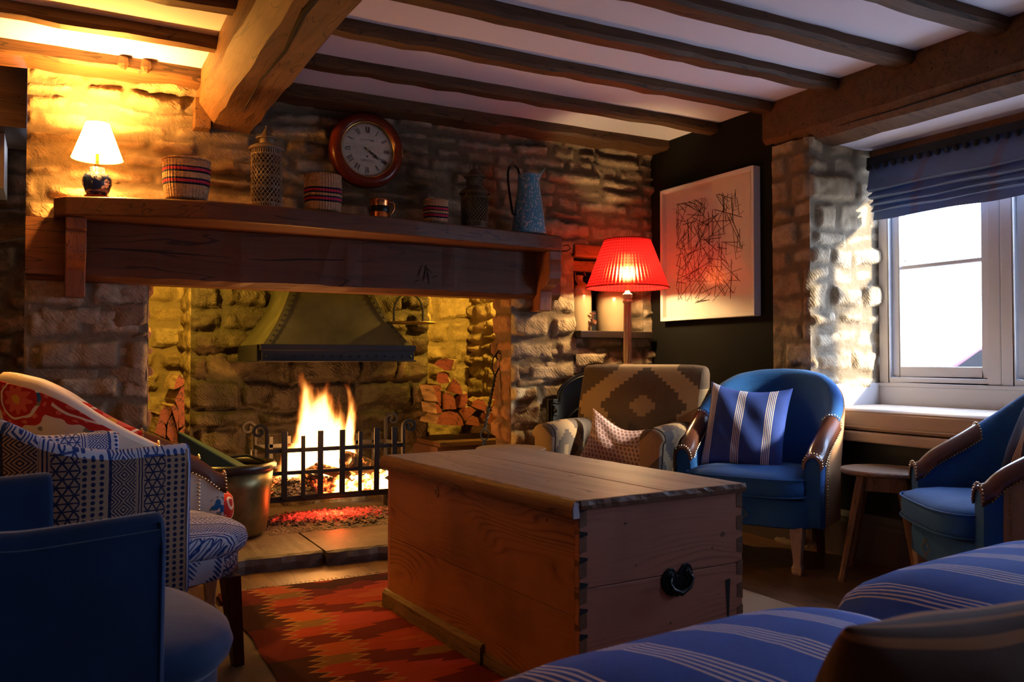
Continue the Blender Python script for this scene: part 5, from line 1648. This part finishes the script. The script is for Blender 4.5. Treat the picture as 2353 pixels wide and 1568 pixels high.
def leather_tub(label, loc, beta, fabric, outer, seat_m, pipe, group=None, leg_m='limed_oak', rail_m=None, yb=.28, yf=.22, q0=.66, w=.318):
    t = thing('tub_armchair', label, 'armchair', loc, -R(beta), group)
    s = Tub(w=w, tab=BLUE_TAB, yb=yb, yf=yf); s.shell('back_shell', fabric, t)
    n = s.n
    # outer cover of linen, from behind the arm noses round the back
    s2 = Tub(tab=[(a, z - .022) for a, z in BLUE_TAB], T=.085); b = B(); rs = []; uv = []
    for k in range(2, n - 1):
        sc = s.sec(k, .0035, .222, 'out')[2:]; rs.append([s.pt(k, o, z) for o, z in sc] + [s.pt(k, o - .006, z) for o, z in reversed(sc)]); uv.append([(s.P[k][2], z) for o, z in sc + sc[::-1]])
    b.rings(rs); b.uv = {i: q for i, q in enumerate([x for r in uv for x in r])}; b.build('outer_cover', outer, t, smooth='auto', angle=50)
    # leather arm pads
    kk = [k for k in range(n + 1) if q0 <= s.q(k)]
    left = [k for k in kk if k < n / 2]; right = [k for k in kk if k > n / 2]
    for ks in (left, right):
        rs = []
        for k in ks:
            sc = s.sec(k, .005)[3:-2]; rs.append([s.pt(k, o, z) for o, z in sc] + [s.pt(k, o * .8, z - .01) for o, z in reversed(sc)])
        en = rs[0] if ks is left else rs[-1]; nz = [(p[0], p[1] - .030, p[2] - .012) for p in en]
        if ks is left: rs.insert(0, nz)
        else: rs.append(nz)
        pad = B().rings(rs).build('arm_pad', 'leather', t, smooth='auto', angle=60)
        e = ks
        for ix in (3, -3):
            nails(B(), [s.pt(k, s.sec(k, .009)[ix][0], s.sec(k, .009)[ix][1] - .004) for k in e]).build('nailhead_trim', 'brass_nail', pad)
        b = B()
        edge = e[-1] if ks is left else e[0]
        nails(b, [s.pt(edge, o, z) for o, z in s.sec(edge, .010)[3:-2]])
        b.build('nailhead_trim', 'brass_nail', pad); b = B()
        fr = e[0] if ks is left else e[-1]; nails(b, [s.pt(fr, o, z, .028) for o, z in s.sec(fr, .004)[3:-2]])
        b.build('nailhead_trim', 'brass_nail', pad); b = B()
        nails(b, [s.pt(3 if ks is left else n - 3, s.T / 2 + .006, z) for z in [.24 + .01 * i for i in range(34)]], step=.014)
        b.build('nailhead_trim', 'brass_nail', pad)
    # rail and seat
    rs = [plan_ring(.335, .33, .22, .285, z, sc) for z, sc in ((.215, .97), (.222, 1.0), (.30, 1.0), (.345, .985), (.352, .9))]
    b = B(); b.rings(rs); b.uv = {i: (p[0] + 1, p[2] + p[1]) for i, p in enumerate(b.v)}; b.build('seat_rail', rail_m or fabric, t, smooth='auto')
    cushion_puck('seat_cushion', seat_m, t, .315, .268, .215, .330, .352, .455, .028, 3, pipe)
    b = B(); d = [(0, .305), (.035, .270), (0, .235), (-.035, .270), (0, .305)]
    nails(b, [(x, -.312, z) for x, z in d], .003, .0085).build('nail_motif', 'brass_nail', t)
    for x, y in ((.25, -.24), (-.25, -.24)):
        rs = []
        for z, h in ((.225, .030), (.19, .030), (.12, .023), (.065, .018), (.045, .019), (.035, .024), (.012, .023), (0, .019)):
            rs.append([(x - h, y - h, z), (x + h, y - h, z), (x + h, y + h, z), (x - h, y + h, z)])
        B().rings(rs).build('leg', leg_m, t, bevel=.004)
    for x in (.22, -.22):
        B().rings([[(x - h, .20 + o - h, z), (x + h, .20 + o - h, z), (x + h, .20 + o + h, z), (x - h, .20 + o + h, z)] for z, h, o in ((.225, .024, 0), (0, .016, .05))]).build('leg', 'mahogany_leg', t, bevel=.003)
    return t


def cloth_tub(label, loc, beta, fabric, outer, tab=IKAT_TAB, sf=.46, w=.30, legs=True):
    t = thing('tub_chair', label, 'armchair', loc, -R(beta))
    s = Tub(w=w, yb=.27, yf=.22, z0=.30, tab=tab, T=.062, tilt=.10, p=2.8); s.shell('back_shell', fabric, t, nose=.012)
    rs = []; uv = []
    for k in range(0, s.n + 1):
        sc = s.sec(k, .003, .300, 'out')[2:]; rs.append([s.pt(k, o, z) for o, z in sc] + [s.pt(k, o - .006, z) for o, z in reversed(sc)]); uv.append([(s.P[k][2], z) for o, z in sc + sc[::-1]])
    b = B(); b.rings(rs); b.uv = {i: q for i, q in enumerate([x for r in uv for x in r])}; b.build('outer_cover', outer, t, smooth='auto', angle=50)
    for side in (0, 1):
        k = 0 if side == 0 else s.n; b = B()
        b.tube([s.pt(k, s.T / 2 + .002, z, .002) for z in (.31, .45, .6, interp(s.tab, 1) - .06)] + [s.pt(k, s.T / 2 * .7, interp(s.tab, 1) - .015, .002)], .004, 6)
        b.build('piping', fabric, t, smooth=True)
    rs = [plan_ring(w + .0, w - .03, .22, sf - .025, z, sc, cy=-.1, pf=3.2) for z, sc in ((.295, .93), (.30, .965), (.32, .985), (.37, .99), (.38, .93))]
    b = B(); b.rings(rs); b.uv = {i: (p[0] + 1, p[1] - p[2]) for i, p in enumerate(b.v)}; b.build('seat_rail', fabric, t, smooth='auto')
    cushion_puck('seat_cushion', fabric, t, w + .005, w - .035, .21, sf, .365, .445, .032, 5, None, pf=3.2)
    for x, y, oy in ((.225, .10 - sf, -.03), (-.225, .10 - sf, -.03), (.21, .18, .08), (-.21, .18, .08)):
        B().rings([[(x - h, y + o - h, z), (x + h, y + o - h, z), (x + h, y + o + h, z), (x - h, y + o + h, z)] for z, h, o in ((.302, .027, 0), (0, .017, oy))]).build('leg', 'mahogany_leg', t, bevel=.003)
    return t


def pillow(name, label, m, w, h, th, loc, rot, seed=0, rotuv=False, cat='cushion', pinch=.045, squash=None, group=None):
    """soft cushion: local x width, z height, y thickness; origin at centre"""
    n = 28; rg = random.Random(seed); vs = []; uvs = []; idx = {}
    ph = [rg.uniform(0, 6) for _ in range(6)]
    for side in (1, -1):
        for j in range(n + 1):
            for i in range(n + 1):
                u, v = i / n * 2 - 1, j / n * 2 - 1
                if side == -1 and (i in (0, n) or j in (0, n)): idx[(side, i, j)] = idx[(1, i, j)]; continue
                e = (max(0, 1 - abs(u) ** 2.6) * max(0, 1 - abs(v) ** 2.6)) ** .55
                px = u * (1 - pinch * (1 - v * v) * (1.2 if abs(u) > .2 else 1) * abs(u) ** 3 * 1.6); pz = v * (1 - pinch * 1.6 * (1 - u * u) * abs(v) ** 3)
                wr = .010 * e * (math.sin(u * 5 + ph[0]) * math.sin(v * 4 + ph[1]) + .6 * math.sin(u * 9 + v * 7 + ph[2]))
                x, y, z = px * w / 2, side * (e * th / 2 + wr * .6), pz * h / 2
                if squash: x, y, z = squash(x, y, z, u, v)
                idx[(side, i, j)] = len(vs); vs.append((x, -y, z)); q = (u * w / 2 + 1, v * h / 2 + 1); uvs.append(q if not rotuv else (q[1], q[0]))
    fs = []
    for side in (1, -1):
        for j in range(n):
            for i in range(n):
                f = (idx[(side, i, j)], idx[(side, i + 1, j)], idx[(side, i + 1, j + 1)], idx[(side, i, j + 1)]); fs.append(f)
    o = B().add(vs, fs, uvs).build(name, m, None, smooth=True, subd=1, loc=loc, rot=rot)
    return props(o, label, cat, group)


# ---- the chairs
leather_tub('blue linen tub armchair with leather arm pads beside the patterned armchair', (3.175, 3.205, 0), 64, 'blue_linen', 'tan_linen', 'blue_linen', 'blue_linen')
leather_tub('blue linen tub armchair at the right edge, turned sideways beside the round table', (3.255, 1.985, 0), 125, 'blue_linen', 'tan_linen', 'blue_linen', 'blue_linen')
leather_tub('tub armchair covered in white cloth with big red flowers, left of the fire', (.315, 3.765, 0), 270, 'suzani_cloth', 'suzani_cloth', 'suzani_seat', None, yb=.40, yf=.25, q0=.74)
cloth_tub('tub chair in blue and white block-print cloth in front of the flowered armchair', (.062, 2.993, 0), 255, 'ikat_cloth', 'ikat_shaded', sf=.51)
cloth_tub('dark blue velvet tub chair nearest the camera on the left', (-.135, 1.985, 0), 256, 'blue_velvet', 'blue_velvet', w=.36, tab=[(a, z - .025) for a, z in IKAT_TAB], sf=.455)


def droop(x, y, z, u, v):
    return x, y, z + .030 * (u ** 2) * (1 if v > 0 else -.2)


bx_, by_ = math.sin(R(64)), math.cos(R(64))
pillow('striped_cushion', 'navy cushion with white stripes leaning in the front-facing blue armchair', 'stripe_cushion', .43, .43, .15, (3.175 - .035 * bx_ - .030, 3.205 - .035 * by_ + .07, .650), (R(-20), R(4), -R(56)), 3, squash=droop)
bx2, by2 = math.sin(R(125)), math.cos(R(125))
pillow('striped_cushion', 'dark navy striped cushion in the blue armchair at the right edge', 'stripe_dark_cushion', .44, .42, .16, (3.255 + .09 * bx2 + .0, 1.985 + .09 * by2 - .06, .665), (R(-18), R(6), -R(118)), 4, squash=droop)

# ---- kilim armchair
ka = thing('kilim_armchair', 'low armchair in brown and tan stepped-diamond kilim below the framed drawing', 'armchair', (2.770, 3.825, 0), -R(62))
rs = []
for i in range(13):      # back slab, lofted along x
    x = -.365 + .745 * i / 12; e = 1 - .06 * abs(x / .385) ** 6; k = 1 - .5 * abs(x / .385) ** 10
    c = [(.06, .30), (.065, .45), (.095, .60), (.145, .80), (.185, .93 * 1.0)]
    fr = [(x, y + .01 * (abs(x) / .385) ** 3, z if z < .9 else z - .02 * (1 - k)) for y, z in c]
    top = [(x, .205, .965 - .022 * (1 - k) + 0), (x, .245, .978 - .022 * (1 - k)), (x, .285, .965 - .022 * (1 - k)), (x, .305, .925)]
    bk_ = [(x, .29, .75), (x, .26, .50), (x, .235, .20), (x, .12, .20)]
    rs.append(fr + top + bk_)
b = B(); b.rings(rs); b.uv = {i: (p[0], p[2] - .42) for i, p in enumerate(b.v)}
b.build('backrest', 'kilim_back', ka, smooth='auto', bevel=.012, angle=60)
for s_ in (-1, 1):
    rs = []
    for i in range(11):
        y = -.33 + .56 * i / 10; zt = .655 - .0 * i + .012 * math.sin(i / 10 * PI); r = .060
        x0 = s_ * .308
        o = [(x0 - .055, .20), (x0 - .058, .45), (x0 - .062, zt - .06)] + [(x0 + s_ * .008 + .068 * math.cos(a) * 1., zt - .05 + .055 * math.sin(a)) for a in [PI - PI * k / 8 for k in range(9)]] + [(x0 + .062, zt - .07), (x0 + .052, .45), (x0 + .050, .20)]
        rs.append([(p[0], y, p[1]) for p in o])
    for f, sh_ in ((.012, .97), (.020, .88)):
        cx = x0; base = rs[0] if f == .012 else base
        r = [((p[0] - cx) * sh_ + cx, -.33 - f, (p[2] - .45) * (1 - (1 - sh_) * .5) + .45) for p in base]; rs.insert(0, r)
    b = B(); b.rings(rs); b.uv = {}
    nr = len(rs[0])
    for i, p in enumerate(b.v):
        j = i % nr; b.uv[i] = (p[1] + .3 + (0 if j > 2 else 0), p[2] - .42 + (p[0] - x0) * s_ * -.9)
    b.build('armrest', 'kilim_arm', ka, smooth='auto', angle=50)
    rr = [(p[0], p[1] + .003, p[2]) for p in rs[2]]; B().tube(rr[1:-1], .005, 6).build('piping', 'kilim_seat', ka, smooth=True)
b = B(); b.box((-.262, -.335, .30), (.262, .10, .42)); b.build('seat_cushion', 'kilim_seat', ka, bevel=.035, seg=4, smooth='auto')
B().box((-.36, -.30, .16), (.36, .23, .298)).build('seat_frame', 'kilim_seat', ka, bevel=.01)
for x, y in ((-.33, -.27), (.33, -.27), (-.32, .20), (.32, .20)):
    B().rings([[(x - h, y - h, z), (x + h, y - h, z), (x + h, y + h, z), (x - h, y + h, z)] for z, h in ((.165, .024), (0, .016))]).build('leg', 'mahogany_leg', ka, bevel=.003)
kb = Vector((math.sin(R(62)), math.cos(R(62)), 0)); kx = Vector((math.cos(R(-62)), math.sin(R(-62)), 0))


def slump(x, y, z, u, v):
    return x, y, z + .05 * u * u * (1 if v > 0 else .2) - .035 * math.exp(-((u + .1) / .5) ** 2) * (v > 0)


pc = Vector((2.770, 3.825, .535)) - kb * .05 + kx * .035
pillow('paisley_cushion', 'small pink cushion with brown paisley print on the patterned armchair', 'paisley_cloth', .50, .27, .12, pc, (R(-24), R(9), -R(52)), 8, squash=slump, pinch=.06)

# ---- round tables


def round_table(label, loc, H, r, a0, nleg=4):
    t = thing('round_side_table', label, 'side table', loc)
    B().lathe([(.001, H - .024), (r - .012, H - .024), (r, H - .016), (r, H - .006), (r - .006, H), (.001, H)], 64).build('tabletop', 'stool_top', t, smooth='auto')
    b = B(); pt = []
    for k in range(nleg):
        a = R(a0 + k * 360 / nleg); c, s_ = math.cos(a), math.sin(a); ri, ro = r * .58, r * 1.22; pt.append((ri * c, ri * s_)); rs = []
        for z, h in ((H - .024, .023), (H - .10, .024), (H * .5, .021), (.03, .017), (.014, .020), (0, .016)):
            f = (H - z) / H; q = ri + (ro - ri) * f
            rs.append([(q * c + h * math.cos(w_ + a), q * s_ + h * math.sin(w_ + a), z) for w_ in [j * PI / 4 + PI / 8 for j in range(8)]])
        B().rings(rs).build('leg', 'stool_wood', t, smooth='auto')
    for k in range(nleg):
        p, q = pt[k], pt[(k + 1) % nleg]; a = math.atan2(q[1] - p[1], q[0] - p[0]); L = math.hypot(q[0] - p[0], q[1] - p[1])
        B().obox(((p[0] + q[0]) / 2 * 1.02, (p[1] + q[1]) / 2 * 1.02, H - .062), (L * .9, .020, .070), (0, 0, a)).build('apron', 'stool_wood', t, bevel=.002)
    return t


round_table('round wooden side table between the two blue armchairs', (3.375, 2.650, 0), .50, .185, 168)
round_table('round wooden table top just showing behind the pine chest', (2.075, 3.85, 0), .552, .180, 30)

# ---- pine chest
CH = R(3.4)
ch = thing('pine_chest', 'large old pine blanket chest used as a coffee table', 'chest', (1.279, 1.975, .0125), CH)
W_, D_, H_ = .628, 1.305, .575


def plank_face(b, o, u, v, n, wd, ht, th, splits):
    pass


b = B(); b.box((.0, .024, .0), (.024, D_ - .024, H_ * .48)).box((.0, .024, H_ * .483), (.024, D_ - .024, H_)); b.build('front_board', 'pine_front', ch, bevel=.0015)
b = B(); b.box((W_ - .024, .024, .0), (W_, D_ - .024, H_)); b.build('back_board', 'pine_end', ch, bevel=.0015)
for y in (0, D_ - .024):
    b = B(); b.box((.0, y, 0), (W_, y + .024, H_ * .62)).box((.0, y, H_ * .623), (W_, y + .024, H_)); b.build('end_board', 'pine_end', ch, bevel=.002)
# dovetails on the near left and near right corners
for x0, sx in ((-.0012, 1), (W_ + .0012, -1)):
    for k in range(8):
        z = .035 + k * .070; w = .052
        B().prism([(x0, z), (x0 + sx * .0245, z + .006), (x0 + sx * .0245, z + w - .006), (x0, z + w)], -.0012, .004, 'y').build('dovetail', 'pine_edge', ch)
for k in range(8):
    z = .028 + k * .070; B().prism([(-.0012, z + .050), (.026, z + .056), (.026, z + .064), (-.0012, z + .070)], -.0014, .0, 'y').build('dovetail_pin', 'soot', ch)
    B().prism([(-.0014, z + .048), (.022, z + .044), (.022, z + .068), (-.0014, z + .064)], -.0016, .0012, 'x') if 0 else None
for k in range(6):
    z = .07 + k * .088; B().prism([(.0, z), (.024, z - .006), (.024, z + .016), (.0, z + .010)], -.0012, .002, 'x').build('dovetail_pin', 'pine_edge', ch)
# lid with moulded edge
rg = random.Random(21)
x0, x1, y0, y1 = -.006, W_ + .008, -.004, D_ + .012
for a, c in ((x0, .315), (.3165, x1)):
    rs = []
    for k in range(25):
        y = y0 + (y1 - y0) * k / 24; j = rg.uniform(-.002, .002)
        l = a + (rg.uniform(-.001, .001) if a > 0 else 0); r_ = c + (rg.uniform(-.004, .002) if c > .4 else 0)
        rs.append([(l, y, H_ + .003), (r_, y, H_ + .003), (r_, y, H_ + .025 + j), (r_ - .004, y, H_ + .028), (l + .003, y, H_ + .028), (l, y, H_ + .025)])
    B().rings(rs).build('lid_board', 'pine_lid', ch)
rs = []
for k in range(49):
    y = y0 - .002 + (y1 - y0) * k / 48; j = [rg.uniform(-.0018, .0018) for _ in range(3)]
    rs.append([(x0 - .020, y, H_ - .022 + j[0]), (x0 - .0005, y, H_ - .022), (x0 - .0005, y, H_ + .028 + j[1]), (x0 - .012 + j[2], y, H_ + .028 + j[1]), (x0 - .022 + j[0], y, H_ + .018), (x0 - .025, y, H_ + .0), (x0 - .024, y, H_ - .016)])
B().rings(rs).build('lid_moulding', 'pine_edge', ch, smooth='auto')
b = B(); rs = []
for k in range(25):
    x = -.004 + (x1 + .004) * k / 24; j = [rg.uniform(-.003, .003) for _ in range(2)]
    rs.append([(x, y0 - .006 + j[0] * .5, H_ + .002), (x, y0 - .0005, H_ + .002), (x, y0 - .0005, H_ + .0285), (x, y0 - .005 + j[1], H_ + .027), (x, y0 - .008 + j[0], H_ + .014)])
b.rings(rs).build('lid_end_strip', 'pine_edge', ch)
B().prism([(x0 - .020, H_ - .020), (x0 + .0, H_ - .020), (x0, H_ + .02), (x0 - .016, H_ + .026), (x0 - .021, H_ + .01)], y0 - .0035, y0 - .0015, 'y').build('zinc_tip', 'white_paint', ch)
# keyhole plate
kp = B(); kp.prism([(D_ * .665 + .013 * math.cos(a), H_ - .062 + .020 * math.sin(a)) for a in [k * PI / 10 for k in range(20)]], -.003, .0005, 'x'); kp.build('keyhole_plate', 'aged_brass', ch)
kp = B(); kp.prism([(D_ * .665 + .0035 * math.cos(a), H_ - .058 + .0035 * math.sin(a)) for a in [k * PI / 6 for k in range(12)]], -.0042, -.003, 'x').box((-.0042, D_ * .665 - .0015, H_ - .072), (-.003, D_ * .665 + .0015, H_ - .060)); kp.build('keyhole', 'soot', ch)
# black iron handle on the near end: two lobed back plate, studs and drooping grip
hx, hz = .352, .338
kd = [(-115, 0), (-108, 32), (-88, 62), (-60, 80), (-32, 78), (-12, 58), (0, 30), (8, 30), (22, 58), (50, 88), (78, 96), (102, 82), (118, 52), (121, 16), (108, -24), (80, -54), (40, -80), (0, -92), (-42, -92), (-78, -72), (-104, -38)]
b = B(); b.prism([(hx + p[0] * .00052, hz + p[1] * .00049) for p in kd], -.006, 0, 'y').build('handle_plate', 'black_iron', ch, bevel=.002, seg=2); hp = [c_ for c_ in ch.children if c_.name.startswith('handle_plate')][0]
b = B(); b.tube([(hx - .030, -.012, hz + .012), (hx - .040, -.018, hz - .002), (hx - .030, -.022, hz - .022), (hx, -.024, hz - .034), (hx + .034, -.022, hz - .020), (hx + .050, -.018, hz + .004), (hx + .040, -.012, hz + .018)], [.005, .006, .008, .009, .008, .006, .005], 10).build('handle_grip', 'black_iron', hp, smooth=True)
for dx in (-.030, .040):
    B().lathe([(.0005, .004), (.013, .004), (.012, .011), (.006, .012), (.0055, .018), (.0005, .020)], 16, axis='y', c=(hx + dx, 0, hz + .020)).build('stud', 'iron', hp, smooth='auto')
for dx, dz in ((-.045, -.022), (0, -.044), (.045, -.020)):
    B().lathe([(.0005, .005), (.005, .005), (.004, .009), (.0005, .010)], 10, axis='y', c=(hx + dx, 0, hz + dz)).build('nail', 'iron', hp)
for (x, z, r) in ((.545, .452, .008), (.50, .415, .004), (.20, .40, .004), (.33, .215, .003)):
    B().lathe([(.0005, .0004), (r, .0004), (r, .0012), (.0005, .0012)], 14, axis='y', c=(x, 0, z)).build('knot', 'pine_edge', ch)
B().prism([(.555, .31), (.575, .312), (.569, .20), (.566, .10), (.562, .20)], -.0012, 0, 'y').build('split', 'soot', ch)
# skirting pieces on the left long side
b = B(); rs = []
for k in range(21):
    y = .52 + (D_ + .010 - .52) * k / 20; j = [rg.uniform(-.002, .002) for _ in range(3)]
    rs.append([(-.020 + j[0], y, -.0), (-.001, y, 0), (-.001, y, .066 + j[1]), (-.010 + j[2], y, .064), (-.018, y, .052)])
b.rings(rs).build('skirting', 'dark_plinth', ch)
B().box((-.010, .02, 0), (-.001, .515, .040)).build('skirting', 'dark_plinth', ch, bevel=.002)
B().box((.03, .03, .0), (W_ - .03, D_ - .03, .02)).build('bottom_board', 'pine_end', ch)

# ---- rugs
jr = B().box((.02, .35, 0.0005), (2.655, 3.60, .0060)).build('jute_rug', 'jute'); props(jr, 'natural jute carpet lying under the red kilim and the chest', 'carpet')
rk = B()
nx, ny = 30, 40; vs = []; fs = []; rg = random.Random(2)
for j in range(ny + 1):
    for i in range(nx + 1):
        x = 1.27 * i / nx; y = -2.70 * j / ny
        ex = (.006 * math.sin(y * 7) + .004 * math.sin(y * 17)) if i in (0, nx) else 0; ey = .006 * math.sin(x * 9) if j in (0, ny) else 0
        vs.append((x + ex, y + ey, .004))
for j in range(ny):
    for i in range(nx): a = j * (nx + 1) + i; fs.append((a, a + nx + 1, a + nx + 2, a + 1))
top = len(vs); edge = [i for i in range(nx + 1)] + [j * (nx + 1) + nx for j in range(1, ny + 1)] + [ny * (nx + 1) + i for i in range(nx - 1, -1, -1)] + [j * (nx + 1) for j in range(ny - 1, 0, -1)]
low = [(vs[i][0], vs[i][1], 0) for i in edge]; vs += low
for k in range(len(edge)): k2 = (k + 1) % len(edge); fs.append((edge[k], edge[k2], top + k2, top + k))
kt = thing('kilim_rug', 'red and black flat-woven kilim rug under the pine chest', 'rug', (.630, 3.785, .0065))
rk.add(vs, fs).build('weave', 'rug_kilim', kt)
b = B()
for k in range(62):
    x = .01 + k * .0204; b.tube([(x, 0, .002), (x + rg.uniform(-.006, .006), .018, .003), (x + rg.uniform(-.012, .012), .034 + rg.uniform(-.006, .01), .001)], .0016, 4)
o = b.build('fringe', 'jute', kt); o['kind'] = 'stuff'

# ---- striped sofa in the foreground
sf = thing('striped_sofa', 'blue and white striped sofa in the foreground, seen over its seat', 'sofa', (.50, 1.195, 0), R(6))
B().box((.02, -.86, .10), (1.90, -.02, .315)).build('base', 'stripe_sofa', sf, bevel=.02, seg=3)
B().box((.02, -.98, .10), (1.90, -.76, .70)).build('backrest', 'stripe_sofa', sf, bevel=.05, seg=4)


def seat_pad(x0, x1, dz, seed):
    nx_, ny_ = 30, 24; rs = []; w = (x1 - x0) / 2; cx = (x0 + x1) / 2; cy = -.375; hd = .385
    prof = [(.285, .94), (.288, .985), (.32, 1.0), (.385, 1.012), (.425, 1.0), (.448, .975), (.465, .93), (.488, .83), (.507, .66), (.520, .45), (.527, .22), (.528, .04)]
    for z, s_ in prof:
        r = []
        for k in range(72):
            a = 2 * PI * k / 72; c, d = math.cos(a), math.sin(a)
            x = math.copysign(abs(c) ** (2 / 5.5), c) * w * s_; y = math.copysign(abs(d) ** (2 / 5.5), d) * hd * s_
            r.append((cx + x, cy + y, z + (dz if z > .3 else 0)))
        rs.append(r)
    B().rings(rs).build('seat_cushion', 'stripe_sofa', sf, smooth=True, disp=(.012, .2))


seat_pad(-.02, .890, .038, 1); seat_pad(.900, 1.92, .050, 2)
for x in (.08, 1.78):
    for y in (-.08, -.90): B().rings([[(x - h, y - h, z), (x + h, y - h, z), (x + h, y + h, z), (x - h, y + h, z)] for z, h in ((.10, .03), (.0, .02))]).build('leg', 'mahogany_leg', sf)
pillow('brown_cushion', 'dark brown cushion with rust stripes, blurred in the lower right foreground', 'stripe_brown', .52, .46, .20, (.930, .640, .508), (R(14), R(3), R(0)), 12, rotuv=True)

# ================================================================ outside the window
gr = B().box((4.5, -30, -.30), (60, 40, -.20)).build('ground', 'asphalt'); gr['kind'] = 'structure'
tr = thing('street_tree', 'thin leaning tree trunk seen through the window', 'tree', (7.6, 5.62, -.2))
B().tube([(.22, 0, 0), (.10, 0, .6), (-.06, .05, 1.1), (-.02, .0, 1.5), (-.12, .05, 2.3), (-.05, 0, 3.4)], [.09, .07, .06, .05, .045, .03], 10).build('trunk', 'tree_bark', tr, smooth=True)
for p in (((-.08, 0, 2.2), (.3, .3, 3.0)), ((-.06, 0, 2.7), (-.5, -.3, 3.4))): B().tube([p[0], p[1]], [.03, .012], 8).build('branch', 'tree_bark', tr, smooth=True)
cr = thing('parked_car', 'dark red parked car partly seen through the window', 'car', (9.9, 5.6, -.2), R(-75))
bd = [(-2.0, .35), (-2.05, .75), (-1.9, .88), (-1.0, .96), (-.45, 1.36), (.75, 1.40), (1.55, 1.0), (2.0, .92), (2.08, .5), (2.0, .30)]
B().rings([[(p[0], -.85 + (.12 if p[1] > 1.1 else 0), p[1]) for p in bd], [(p[0], .85 - (.12 if p[1] > 1.1 else 0), p[1]) for p in bd]]).build('body', 'car_paint', cr, bevel=.05, seg=3, smooth='auto')
gl = [(-.85, .98), (-.42, 1.31), (.70, 1.345), (1.32, 1.02)]
for y in (-.80, .80): B().prism(gl, y - .03, y + .03, 'y').build('side_window', 'black_iron', cr)
for x in (-1.3, 1.3):
    for y in (-.82, .82): B().lathe([(.001, -.1), (.31, -.1), (.33, -.08), (.33, .08), (.31, .1), (.001, .1)], 28, axis='y', c=(x, y, .33)).build('wheel', 'enamel_black', cr, smooth='auto')

# unseen wall lamp, added out of frame to throw warm light on the chest
wl_ = thing('added_wall_lamp', 'added brass wall lamp with cream shade, unseen on the left-hand wall', 'lamp', (-1.645, 2.45, 1.55))
B().lathe([(.001, 0), (.045, 0), (.040, .012), (.001, .014)], 24, axis='x').build('backplate', 'brass', wl_, smooth='auto')
B().tube([(.01, 0, 0), (.08, 0, -.03), (.13, 0, .0), (.13, 0, .05)], .007, 8).build('arm', 'brass', wl_, smooth=True)
B().lathe([(.085, .05), (.083, .05), (.050, .19), (.052, .19)], 40, c=(.13, 0, 0), cap=False).build('lamp_shade', 'cream_shade', wl_, smooth='auto')
B().ball((.13, 0, .10), .022, 12, (1, 1, 1.3)).build('bulb', 'bulb', wl_, smooth=True)
lamp('added_wall_lamp_light', 'POINT', (-1.515, 2.45, 1.66), (1.0, .45, .12), 46.0, shadow_soft_size=.05)
